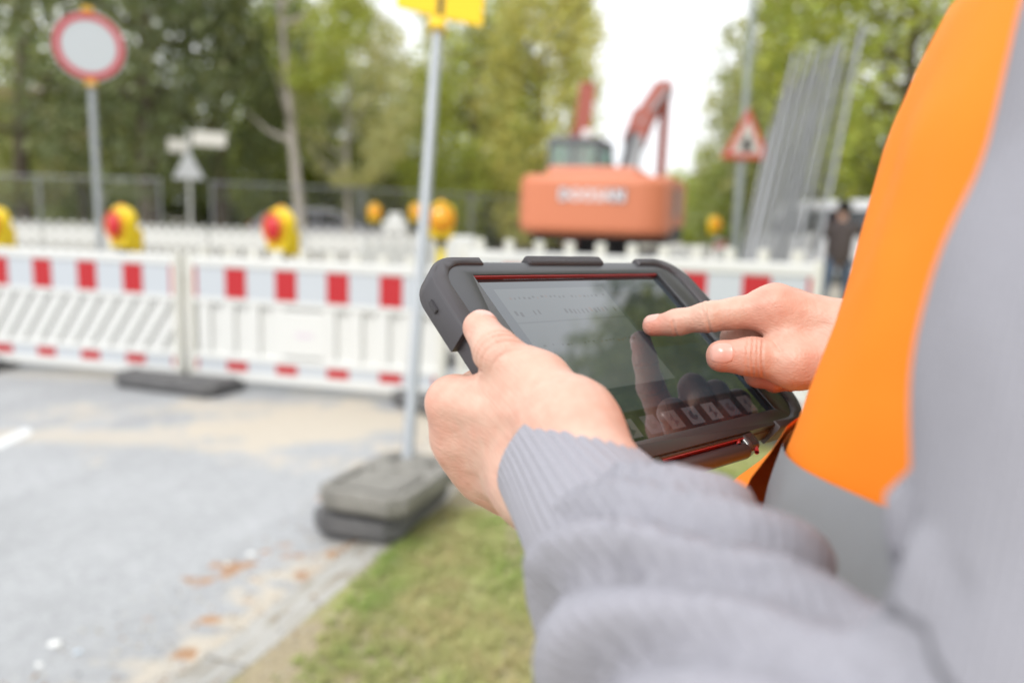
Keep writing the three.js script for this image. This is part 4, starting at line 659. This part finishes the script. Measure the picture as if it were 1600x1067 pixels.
// right hand
const RI3 = tabAt(1020, 509, 0.0042), RI2 = P(1056, 504, 0.5775), RI1 = P(1108, 495, 0.569), RI0 = P(1211, 482, 0.561);
const RWr = P(1352, 528, 0.545), RWu = P(1362, 566, 0.575), RT3 = P(1129, 556, 0.552), RT2 = P(1174, 557, 0.549), RT1 = P(1243, 568, 0.546), RT0 = P(1330, 566, 0.54);
const RM0 = P(1232, 492, 0.579), RR0 = P(1254, 508, 0.594), RL0 = P(1277, 528, 0.606);
let rHand = (() => {
  const idx = chain(0.005, [RI0, 0.0135], [RI1, 0.0103], [RI2, 0.0086], [RI3, 0.0074]);
  const mid = chain(0.005, [RM0, 0.013], [P(1150, 530, 0.588), 0.0102], [P(1163, 562, 0.576), 0.0088], [P(1190, 574, 0.566), 0.008]);
  const ring = chain(0.005, [RR0, 0.0125], [P(1176, 552, 0.594), 0.0098], [P(1184, 585, 0.58), 0.0086], [P(1212, 594, 0.571), 0.0078]);
  const lit = chain(0.005, [RL0, 0.0115], [P(1205, 573, 0.599), 0.0088], [P(1210, 595, 0.585), 0.0076], [P(1236, 597, 0.574), 0.007]);
  const palm = blend(0.016, cone(RWr, RI0, 0.0185, 0.0148), cone(RWr, RM0, 0.019, 0.0142), cone(RWu, RR0, 0.0185, 0.0135), cone(RWu, RL0, 0.0175, 0.0125), cone(RI0, RM0, 0.0125, 0.0125), cone(RM0, RR0, 0.012, 0.012), cone(RR0, RL0, 0.011, 0.011), cone(RWr, RWu, 0.02, 0.02));
  const thumb = chain(0.008, [RT0, 0.0205], [RT1, 0.0152], [RT2, 0.0118], [RT3, 0.0112]);
  const web = cone(RT1, P(1232, 524, 0.556), 0.0135, 0.011), fore = cone(RWr.clone().lerp(RWu, 0.5), RWr.clone().lerp(RWu, 0.5).add(RT.clone().multiplyScalar(0.08)), 0.024, 0.03);
  const tend = cone(RI0.clone().add(V(0, 0.0105, 0.004)), RWr.clone().add(V(0, 0.013, 0.004)), 0.0035, 0.0025);
  const base = (x, y, z) => { let d = smin(palm(x, y, z), smin(thumb(x, y, z), web(x, y, z), 0.012), 0.012); d = smin(d, tend(x, y, z), 0.007); d = smin(d, fore(x, y, z), 0.016); d = smin(d, idx(x, y, z), 0.007); return Math.min(smin(d, mid(x, y, z), 0.004), smin(d, Math.min(ring(x, y, z), lit(x, y, z)), 0.004)); };
  const ta = unit(RT3, RT2), ts = toCam(RT2), ia = unit(RI2, RI1), up = V(0, 1, 0.3).normalize(), dn = V(0, -1, 0.6).normalize();
  return withCreases(bumpy(base, 90, 0.0011), [
    crease(RT2.clone().addScaledVector(ta, -0.001), ta, ts, 0.0008, 0.0009, 0.017, 0.003), crease(RT2.clone().addScaledVector(ta, 0.002), ta, ts, 0.0007, 0.0008, 0.017, 0.003), crease(RT2.clone().addScaledVector(ta, 0.0052), ta, ts, 0.0008, 0.0009, 0.018, 0.004), crease(RT2.clone().addScaledVector(ta, -0.0045), ta, ts, 0.0005, 0.0008, 0.016, 0.003),
    crease(RI1, ia, dn, 0.0009, 0.001, 0.014, 0), crease(RI2, unit(RI3, RI2), dn, 0.0008, 0.001, 0.012, 0), crease(RI1.clone().addScaledVector(ia, 0.001), ia, up, 0.0005, 0.001, 0.013, 0.002), crease(RI1.clone().addScaledVector(ia, -0.003), ia, up, 0.0005, 0.001, 0.013, 0.002),
    crease(P(1206, 528, 0.545), unit(P(1195, 528, 0.545), P(1215, 524, 0.545)), toCam(RI0), 0.001, 0.0013, 0.016, 0.003)]);
})();
const skinTone = (spots) => (x, y, z) => {
  const m = fbm(x * 60, y * 60, z * 60, 3) - 0.5, f = fbm(x * 260, y * 260, z * 260, 2) - 0.5; let k = 0.5 * m + 0.3 * f;
  for (const [p, r, w] of spots) { const d2 = ((x - p.x) ** 2 + (y - p.y) ** 2 + (z - p.z) ** 2) / (r * r); k += w * Math.exp(-d2); }
  k = clamp(k, -0.25, 0.7); return [0.6 - 0.02 * k, 0.365 - 0.2 * k, 0.28 - 0.17 * k];
};
const bounds = (pts, m) => { const b = new THREE.Box3().setFromPoints(pts).expandByScalar(m); return [b.min.toArray(), b.max.toArray()]; };
function nail(f, tip, back, out, len, wid) {                                               // follows the finger's own surface
  const ax = unit(back, tip), lat = new THREE.Vector3().crossVectors(out, ax).normalize(), nn = new THREE.Vector3().crossVectors(ax, lat).normalize(), c = tip.clone();
  const surf = (p) => { const q = p.clone().addScaledVector(nn, 0.02); for (let i = 0; i < 60; i++) { const d = f(q.x, q.y, q.z); if (d < 0.0001) break; q.addScaledVector(nn, -d * 0.8); } return q; };
  return sheet(16, 16, (s, t) => { const a = s * 2 - 1, b = t * 2 - 1, u = a * Math.sqrt(1 - b * b * 0.42), v = b * Math.sqrt(1 - a * a * 0.42), p = c.clone().addScaledVector(lat, u * wid / 2).addScaledVector(ax, v * len / 2 + 0.0015), q = surf(p), e = Math.max(Math.abs(a), Math.abs(b)); return q.addScaledVector(nn, e > 0.99 ? -0.0004 : 0.0005 * (1 - 0.3 * e)); });
}
// left arm and torso axes
const EL = camPt(0.107, -0.156, -0.19), SL = camPt(0.2, 0.14, -0.22), SR = SL.clone().addScaledVector(RT, 0.36), S0 = SL.clone().addScaledVector(RT, 0.18); S0.y = 0;
const SA = camPt(0.226, 0.14, -0.225), EA = camPt(0.128, -0.16, -0.19);
const ER = P(1352, 548, 0.56).addScaledVector(RT, 0.2).add(V(0.05, -0.11, 0.03));
const tabl = (ys, vs) => (y) => { if (y <= ys[0]) return vs[0]; for (let i = 1; i < ys.length; i++) if (y <= ys[i]) return lerp(vs[i - 1], vs[i], (y - ys[i - 1]) / (ys[i] - ys[i - 1])); return vs.at(-1); };
const tShift = tabl([0.9, 1.1, 1.2, 1.25, 1.3, 1.35, 1.4, 1.45, 1.5, 1.55, 1.6], [0.03, 0.05, 0.054, 0.048, 0.036, 0.025, 0.015, 0.005, -0.01, -0.03, -0.04]);
const tWa = tabl([0.8, 1.0, 1.44, 1.5, 1.54, 1.57, 1.6], [0.185, 0.178, 0.175, 0.168, 0.14, 0.095, 0.06]), tWb = tabl([0.8, 1.0, 1.44, 1.5, 1.54, 1.57, 1.6], [0.155, 0.15, 0.15, 0.145, 0.12, 0.085, 0.06]);
const torsoPt = (th, y, off) => S0.clone().addScaledVector(FW, tShift(y) + (tWb(y) + off) * Math.cos(th)).addScaledVector(RT, (tWa(y) + off) * Math.sin(th)).setY(y);
const torso = (inset, lo, hi) => (x, y, z) => { const dx = x - S0.x, dz = z - S0.z, yc = clamp(y, lo, hi), a = dx * RT.x + dz * RT.z, b = dx * FW.x + dz * FW.z - tShift(yc), wa = tWa(yc) - inset, wb = tWb(yc) - inset; const d = (Math.hypot(a / wa, b / wb) - 1) * Math.min(wa, wb); return smax(d, Math.max(y - hi, lo - y), 0.03); };
const smax = (a, b, k) => -smin(-a, -b, k);
{
  const base = V(S0.x, 0.014, S0.z), t = thing('person', 'person in grey knit sweater and orange safety vest tapping a tablet', 'person', base), rel = (g) => g.translate(-base.x, -base.y, -base.z);
  const hip = (s) => V(S0.x, 0.94, S0.z).addScaledVector(FW, 0.02).addScaledVector(RT, s * 0.095), knee = (s) => hip(s).addScaledVector(FW, 0.03).addScaledVector(RT, s * 0.02).setY(0.52), ank = (s) => hip(s).addScaledVector(RT, s * 0.03).addScaledVector(FW, -0.02).setY(0.1);
  const HC = V(S0.x, 1.735, S0.z).addScaledVector(FW, 0.035), at3 = (f, r, y) => HC.clone().addScaledVector(FW, f).addScaledVector(RT, r).add(V(0, y, 0));
  const bodyF = (() => {
    const head = blend(0.03, ball(at3(-0.012, 0, 0.03), 0.092), cone(at3(0.02, 0, 0), at3(0.055, 0, -0.095), 0.07, 0.04)), nose = cone(at3(0.092, 0, 0.008), at3(0.112, 0, -0.03), 0.009, 0.013), ears = blend(0.004, cone(at3(-0.01, 0.079, 0.012), at3(-0.004, 0.077, -0.025), 0.013, 0.009), cone(at3(-0.01, -0.079, 0.012), at3(-0.004, -0.077, -0.025), 0.013, 0.009)), lips = blend(0.003, cone(at3(0.092, -0.02, -0.062), at3(0.092, 0.02, -0.062), 0.006, 0.006), cone(at3(0.091, -0.016, -0.071), at3(0.091, 0.016, -0.071), 0.006, 0.006));
    const sockets = [ball(at3(0.1, 0.032, 0.006), 0.019), ball(at3(0.1, -0.032, 0.006), 0.019)], brow = cone(at3(0.078, -0.045, 0.026), at3(0.078, 0.045, 0.026), 0.013, 0.013);
    const neck = cone(V(S0.x, 1.5, S0.z).addScaledVector(FW, -0.03), at3(-0.01, 0, -0.06), 0.06, 0.056), tor = torso(0.035, 0.86, 1.53);
    const limbs = [chain(0.03, [SA, 0.045], [EA, 0.036], [LW.clone().lerp(EL, 0.05), 0.026]), chain(0.03, [SR, 0.047], [ER, 0.038], [RWr.clone().lerp(RWu, 0.5), 0.025]), ...[-1, 1].map((s) => chain(0.04, [hip(s), 0.085], [knee(s), 0.055], [ank(s), 0.038])), ...[-1, 1].map((s) => cone(ank(s).setY(0.05), ank(s).setY(0.045).addScaledVector(FW, 0.14), 0.035, 0.028))];
    return (x, y, z) => { let d = tor(x, y, z); for (const l of limbs) d = smin(d, l(x, y, z), 0.05); d = smin(d, neck(x, y, z), 0.03); let h = smin(head(x, y, z), brow(x, y, z), 0.02); for (const s of sockets) h = smax(h, -s(x, y, z), 0.015); h = smin(h, nose(x, y, z), 0.012); h = smin(h, ears(x, y, z), 0.008); h = smin(h, lips(x, y, z), 0.006); return smin(d, h, 0.03); };
  })();
  const tone0 = skinTone([]), toneL = skinTone([[LI0, 0.018, 0.5], [LM0, 0.016, 0.4], [LR0, 0.016, 0.3], [LT3, 0.012, 0.3]]), toneR = skinTone([[RI3, 0.014, 0.6], [RT3, 0.014, 0.5], [RI0, 0.018, 0.35], [RT2, 0.01, 0.2], [P(1205, 597, 0.57), 0.02, 0.7]]);
  const gb = tint(nets(bodyF, [-0.35, 0.0, -1.0], [0.95, 1.86, 0.15], 0.011), tone0);
  const lb = bounds([LWr, LWu, LI0, LM0, LR0, LL0, LT3, LFA, tabPt(-0.05, 0.02, -0.03), tabPt(-0.06, -0.06, -0.03)], 0.04);
  const gl = tint(nets(lHand, ...lb, 0.00135), toneL);
  const rb = bounds([RI3, RWr, RWu, RT3, RL0, RI0, P(1240, 600, 0.57), P(1400, 540, 0.56)], 0.04);
  const gr = tint(nets(rHand, ...rb, 0.00135), toneR);
  for (const g of [gb, gl, gr]) uvBy(g, (x, y, z) => [(x - z * 0.7) * 14, (y + z * 0.5) * 14]);
  const body = part('body', rel(mergeGeometries([gb, gl, gr])), skin, t);
  part('fingernail', rel(nail(rHand, RT3.clone().addScaledVector(unit(RT3, RT2), 0.0005), RT2, toCam(RT3).add(V(-0.1, 0.25, 0)).normalize(), 0.0165, 0.0155)), nailMat, body);
  part('fingernail', rel(nail(rHand, RI3.clone().addScaledVector(unit(RI3, RI2), 0.002), RI2, V(-0.15, 0.9, 0.35).normalize(), 0.013, 0.0105)), nailMat, body);
  part('fingernail', rel(nail(lHand, LT3.clone().addScaledVector(unit(LT3, LT2), -0.001), LT2, tabN.clone().multiplyScalar(0.8).add(V(0.2, 0.3, -0.1)).normalize(), 0.0155, 0.0145)), nailMat, body);
  for (const s of [-1, 1]) { const e = part('eye', rel(new THREE.SphereGeometry(0.0118, 18, 12).translate(...at3(0.0745, s * 0.032, 0.004).toArray())), std([0.6, 0.57, 0.54], 0.25), body); e.name = 'eye'; part('iris', rel(new THREE.SphereGeometry(0.0055, 14, 10).translate(...at3(0.0812, s * 0.032, 0.0005).toArray())), std([0.05, 0.04, 0.03], 0.2), body); part('eyebrow', rel(bar(at3(0.0915, s * 0.018, 0.026), at3(0.084, s * 0.048, 0.024), 0.0035, 0.002, 8)), std([0.05, 0.04, 0.03], 0.8), body); }
  const hairF = (x, y, z) => { const d = Math.hypot(x - at3(-0.02, 0, 0.045).x, y - at3(-0.02, 0, 0.045).y, z - at3(-0.02, 0, 0.045).z) - 0.101; const fx = (x - HC.x) * FW.x + (z - HC.z) * FW.z, fy = y - HC.y; return smax(d, 0.04 + fx * 0.85 - fy - 0.03, 0.015) + 0.006 * (noise(x * 90, y * 30, z * 90) - 0.5); };
  part('hair', rel(nets(hairF, ...bounds([HC], 0.17), 0.006)), std([0.06, 0.045, 0.03], 0.7), t);

  // sweater: arms and trunk as one knitted surface with folds, ribbed cuffs as its parts
  const knit = tex(128, 128, (i, j) => { const c = tile(i, 16) / 16, r = tile(j + Math.abs(c - 0.5) * 14, 12) / 12; return clamp(0.25 + 0.5 * Math.sin(c * Math.PI) * (0.6 + 0.4 * Math.sin(r * Math.PI)) + 0.2 * hash(i, j, 2)); });
  const heather = tex(256, 256, (i, j) => { const n = 0.8 + 0.28 * hash(i, j, 4) + 0.12 * (noise(i / 5, j / 5, 3) - 0.5); return [0.32 * n, 0.315 * n, 0.35 * n]; }, true);
  const knitMat = std([1, 1, 1], 0.95, { map: heather, bumpMap: knit, bumpScale: 0.0009 });
  const ax = unit(LW, EL), AL = LW.distanceTo(EL), ux = unit(EL, SL), UL = EL.distanceTo(SL), e1 = new THREE.Vector3().crossVectors(ax, V(0, 1, 0)).normalize(), e2 = new THREE.Vector3().crossVectors(ax, e1).normalize();
  const armAt = (s) => LW.clone().addScaledVector(ax, s);
  const sleeveStart = 0.092;
  const sweaterF = (() => {
    const f = [chain(0.03, [armAt(sleeveStart), 0.0372], [armAt(AL * 0.5), 0.0445], [EL, 0.055]), chain(0.03, [EA, 0.052], [EA.clone().lerp(SA, 0.5), 0.056], [SA, 0.06]), chain(0.03, [SR, 0.062], [ER, 0.052], [ER.clone().lerp(RWr, 0.78), 0.04]), cone(SA.clone().lerp(SR, 0.08), SL.clone().lerp(SR, 0.45).setY(1.535), 0.055, 0.045), cone(SR.clone().lerp(SL, 0.08), SR.clone().lerp(SL, 0.45).setY(1.535), 0.055, 0.045)], tor = torso(0.02, 0.84, 1.54);
    const neckHole = cone(V(S0.x, 1.5, S0.z).addScaledVector(FW, -0.02), V(S0.x, 1.7, S0.z).addScaledVector(FW, 0.02), 0.066, 0.066);
    return (x, y, z) => { let d = tor(x, y, z); for (const q of f) d = smin(d, q(x, y, z), 0.022); return smax(d, -neckHole(x, y, z), 0.01); };
  })();
  const swell = (x, y, z) => {
    const d = V(x, y, z).sub(LW), s = d.dot(ax), q = d.addScaledVector(ax, -s), r = q.length(), phi = Math.atan2(q.dot(e2), q.dot(e1)); let o = 0;
    if (s > 0 && s < AL * 1.12 && r < 0.095) {
      const env = sstep(0.06, 0.095, s) * sstep(AL * 0.98, AL * 0.62, s), w = s * 25 + 1.1 * Math.sin(phi * 1 + 0.9) + 0.3 * Math.sin(phi * 2 + 2.1) + 0.9 * (fbm(x * 13, y * 13, z * 13, 2) - 0.5);
      const ph = tile(w, 1), ridge = Math.pow(Math.sin(Math.PI * ph), 0.9), amp = 0.8 + 0.5 * noise(Math.floor(w) * 7.3, phi * 1.1 + 20, 3); o += env * (0.0175 * amp * (ridge - 0.5));
    }
    const du = V(x, y, z).sub(EA), su = du.dot(ux) / UL; if (su > -0.1 && su < 1.1) { const n = fbm(x * 12 + 3, y * 5, z * 12, 3) - 0.5; o += 0.01 * n * sstep(-0.05, 0.2, su); }
    return o + 0.002 * (noise(x * 45, y * 45, z * 45) - 0.5);
  };
  const gs = displace(nets(sweaterF, [-0.06, 0.82, -1.02], [0.93, 1.63, 0.1], 0.0065), swell);
  uvBy(gs, (x, y, z) => { const d = V(x, y, z).sub(LW), s = d.dot(ax); const q = d.addScaledVector(ax, -s), phi = Math.atan2(q.dot(e2), q.dot(e1)); return s > -0.02 && s < AL + 0.02 && q.length() < 0.075 ? [phi * 1.3, s * 30] : [(x + z) * 30, y * 30]; });
  const sweater = part('sweater', rel(gs), knitMat, t);
  const ribs = (a0, dir, f1, f2, r0, r1, len) => sheet(368, 26, (s, tt) => { const phi = s * Math.PI * 2, k = tt < 0.06 ? tt / 0.06 : 1, along = tt < 0.06 ? 0.0022 * (1 - Math.sin(k * Math.PI / 2)) : (tt - 0.06) / 0.94 * len, rad = lerp(r0, r1, sstep(0.1, 1, tt)) - (tt < 0.06 ? 0.0045 * (1 - Math.sin(k * Math.PI / 2)) : 0) + 0.0008 * Math.pow(Math.abs(Math.cos(phi * 23)), 0.7) * (0.3 + 0.7 * sstep(0.03, 0.22, tt)) + 0.0012 * Math.sin(phi * 2 + tt * 3) - 0.0012 * Math.cos(phi * 3 + 1); return a0.clone().addScaledVector(dir, along).addScaledVector(f1, Math.cos(phi) * rad * 1.03).addScaledVector(f2, Math.sin(phi) * rad * 0.98); }, true, 10, 3);
  const cuffMat = std([1, 1, 1], 0.95, { map: heather, bumpMap: knit, bumpScale: 0.0005, side: THREE.DoubleSide });
  part('cuff', rel(ribs(armAt(0), ax, e1, e2, 0.0325, 0.04, 0.1)), cuffMat, sweater);
  const rw = RWr.clone().lerp(RWu, 0.5), rax = unit(rw, ER), r1 = new THREE.Vector3().crossVectors(rax, V(0, 1, 0)).normalize(), r2 = new THREE.Vector3().crossVectors(rax, r1).normalize();
  part('cuff', rel(ribs(rw.clone().addScaledVector(rax, 0.012), rax, r1, r2, 0.033, 0.038, 0.08)), cuffMat, sweater);

  // safety vest with reflective bands
  const vestWeave = tex(128, 128, (i, j) => 0.4 + 0.35 * ((tile(i, 4) < 2) !== (tile(j, 4) < 2) ? 1 : 0) + 0.2 * hash(i, j, 8));
  const vestMat = std([0.96, 0.245, 0.006], 0.75, { bumpMap: vestWeave, bumpScale: 0.0003, side: THREE.DoubleSide }), bandMat = std([0.33, 0.345, 0.37], 0.42, { bumpMap: vestWeave, bumpScale: 0.0002, side: THREE.DoubleSide });
  const ease = (th, y) => 0.006 * Math.sin(th * 5 + y * 9) * sstep(1.5, 1.2, y) * 0.6 + 0.012 * (fbm(Math.cos(th) * 3 + 4, Math.sin(th) * 3, y * 14 + Math.sin(th * 2), 3) - 0.5) + 0.012 * sstep(1.2, 0.86, y);
  const ring = (y0, y1, off, n, a = -Math.PI, b = Math.PI, loop = true) => sheet(160, n, (s, q) => torsoPt(lerp(a, b, s), lerp(y0, y1, q), off + ease(lerp(a, b, s), lerp(y0, y1, q))), loop, 30, 20);
  const vest = part('vest', rel(ring(0.86, 1.585, 0.0, 60)), vestMat, t);
  part('reflective_band', rel(ring(1.232, 1.288, 0.0028, 6)), bandMat, vest); part('reflective_band', rel(ring(1.02, 1.075, 0.0028, 6)), bandMat, vest);
  part('front_flap', rel(sheet(24, 30, (s, q) => { const y = lerp(1.292, 0.88, q), th = lerp(-0.6 - 0.35 * sstep(0, 0.3, q), 0.75, s), k = sstep(0, 0.22, q); return torsoPt(th, y, 0.005 + k * 0.045 * sstep(-1.05, -0.4, th) + ease(th, y) + 0.004 * Math.sin(th * 9 + y * 30) * k); })), vestMat, vest);
  part('zip', rel(sheet(2, 40, (s, q) => torsoPt(lerp(-0.02, 0.02, s), lerp(1.56, 1.3, q), 0.0025 + ease(0, lerp(1.56, 1.3, q))))), std([0.5, 0.12, 0.01], 0.6, { side: THREE.DoubleSide }), vest);
  // trousers and boots
  const legF = (() => { const l = [-1, 1].map((s) => chain(0.04, [hip(s), 0.088], [knee(s), 0.07], [ank(s).setY(0.12), 0.058])); const tor = torso(0.032, 0.84, 1.0); return (x, y, z) => smax(smin(smin(l[0](x, y, z), l[1](x, y, z), 0.02), tor(x, y, z), 0.04), 0.075 - y, 0.01) + 0.008 * (noise(x * 14, y * 9, z * 14) - 0.5); })();
  part('trousers', rel(nets(legF, [0.0, 0.05, -0.75], [0.7, 1.05, 0.05], 0.012)), std([0.06, 0.065, 0.08], 0.9), t);
  for (const s of [-1, 1]) { const a = ank(s), f = blend(0.03, cone(a.clone().setY(0.15), a.clone().setY(0.07), 0.052, 0.05), cone(a.clone().setY(0.055).addScaledVector(FW, -0.02), a.clone().setY(0.05).addScaledVector(FW, 0.17), 0.046, 0.042)), g = (x, y, z) => smax(f(x, y, z), 0.016 - y, 0.006); part('boot', rel(nets(g, ...bounds([a, a.clone().addScaledVector(FW, 0.2)], 0.12), 0.009)), std([0.05, 0.035, 0.022], 0.7), t); }
}

// ---------------------------------------------------------------- a person in dark clothes by the site
{
  const base = at(1316, 11.2, 0), t = thing('person', 'person in dark brown top and blue jeans walking past, back turned', 'person', base, 0);
  const J = (x, y, z = 0) => V(x, y, z), hips = [J(-0.1, 0.92), J(0.1, 0.92)], knees = [J(-0.2, 0.5, 0.05), J(0.2, 0.5, -0.05)], feet = [J(-0.32, 0.09, 0.14), J(0.24, 0.09, -0.1)], sh = [J(-0.2, 1.42), J(0.22, 1.42)], el = [J(-0.3, 1.16, -0.1), J(0.42, 1.25, -0.12)], hd = [J(-0.2, 1.02, -0.3), J(0.62, 1.38, -0.22)];
  const torsoC = (g) => blend(0.08, cone(J(0, 0.98), J(0, 1.2), 0.15 + g, 0.15 + g), cone(J(-0.1, 1.36), J(0.12, 1.36), 0.1 + g, 0.1 + g), cone(J(0, 1.1), J(0, 1.36), 0.15 + g, 0.14 + g));
  const head = blend(0.03, ball(J(0.02, 1.68), 0.09), cone(J(0.02, 1.66, -0.03), J(0.03, 1.58, -0.07), 0.07, 0.045)), nose = cone(J(0.03, 1.665, -0.11), J(0.03, 1.64, -0.125), 0.01, 0.014);
  const hands = hd.flatMap((h, i) => { const d = unit(el[i], h), l = new THREE.Vector3().crossVectors(d, V(0, 1, 0)).normalize(); const r = [cone(h, h.clone().addScaledVector(d, 0.07), 0.028, 0.026)]; for (let k = 0; k < 4; k++) { const b = h.clone().addScaledVector(d, 0.08).addScaledVector(l, (k - 1.5) * 0.019), e = b.clone().addScaledVector(d, [0.055, 0.065, 0.06, 0.045][k]).add(V(0, -0.02, 0)); r.push(cone(b, e, 0.0095, 0.008)); } r.push(cone(h.clone().addScaledVector(d, 0.02).addScaledVector(l, 0.025), h.clone().addScaledVector(d, 0.06).addScaledVector(l, 0.055), 0.0115, 0.009)); return r; });
  const body = blend(0.03, torsoC(-0.02), head, nose, cone(J(0, 1.4), J(0.02, 1.6), 0.055, 0.055), ...[0, 1].flatMap((i) => [chain(0.02, [sh[i], 0.05], [el[i], 0.04], [hd[i], 0.028]), chain(0.03, [hips[i], 0.08], [knees[i], 0.055], [feet[i], 0.04]), cone(feet[i].clone().setY(0.05), feet[i].clone().setY(0.045).add(V(0, 0, -0.13)), 0.035, 0.028)]));
  const full = (x, y, z) => { let d = body(x, y, z); for (const h of hands) d = smin(d, h(x, y, z), 0.006); return d; };
  const b = part('body', uvBy(tint(nets(full, [-0.5, 0, -0.5], [0.85, 1.8, 0.35], 0.0095), skinTone([])), (x, y, z) => [(x + z) * 14, y * 14]), skin, t);
  const capF = (x, y, z) => smax(Math.hypot(x - 0.02, y - 1.695, z - 0.012) - 0.102, 0.02 - (z + 0.03) * 0.9 - (y - 1.66), 0.02) + 0.005 * (noise(x * 80, y * 30, z * 80) - 0.5);
  part('hair', nets(capF, [-0.12, 1.54, -0.12], [0.16, 1.83, 0.15], 0.008), std([0.02, 0.016, 0.013], 0.8), b);
  const top = blend(0.03, torsoC(0.012), ...[0, 1].map((i) => chain(0.02, [sh[i], 0.066], [el[i], 0.054], [hd[i].clone().lerp(el[i], 0.12), 0.043]))), topF = (x, y, z) => smax(smax(top(x, y, z), 0.9 - y, 0.01), y - 1.5, 0.01) + 0.01 * (noise(x * 16, y * 12, z * 16) - 0.5);
  part('sweatshirt', nets(topF, [-0.5, 0.85, -0.5], [0.8, 1.6, 0.3], 0.012), std([0.085, 0.068, 0.066], 0.9), t);
  const legs = blend(0.03, ...[0, 1].map((i) => chain(0.03, [hips[i], 0.105], [knees[i], 0.075], [feet[i].clone().add(V(0, 0.03, 0)), 0.062]))), legF = (x, y, z) => smax(legs(x, y, z), 0.07 - y, 0.01) + 0.01 * (noise(x * 14, y * 10, z * 14) - 0.5);
  part('jeans', nets(legF, [-0.5, 0.04, -0.35], [0.5, 1.1, 0.35], 0.012), std([0.1, 0.135, 0.2], 0.9), t);
  for (const f of feet) { const q = blend(0.02, cone(f.clone().setY(0.05).add(V(0, 0, 0.02)), f.clone().setY(0.045).add(V(0, 0, -0.15)), 0.046, 0.04)); part('shoe', nets((x, y, z) => smax(q(x, y, z), 0.004 - y, 0.004), ...bounds([f, f.clone().add(V(0, 0, -0.2))], 0.11), 0.01), std([0.04, 0.04, 0.045], 0.7), t); }
}
scene.traverse((o) => { if (o.isMesh) { o.castShadow = true; o.receiveShadow = true; } });
renderer.render(scene, camera);
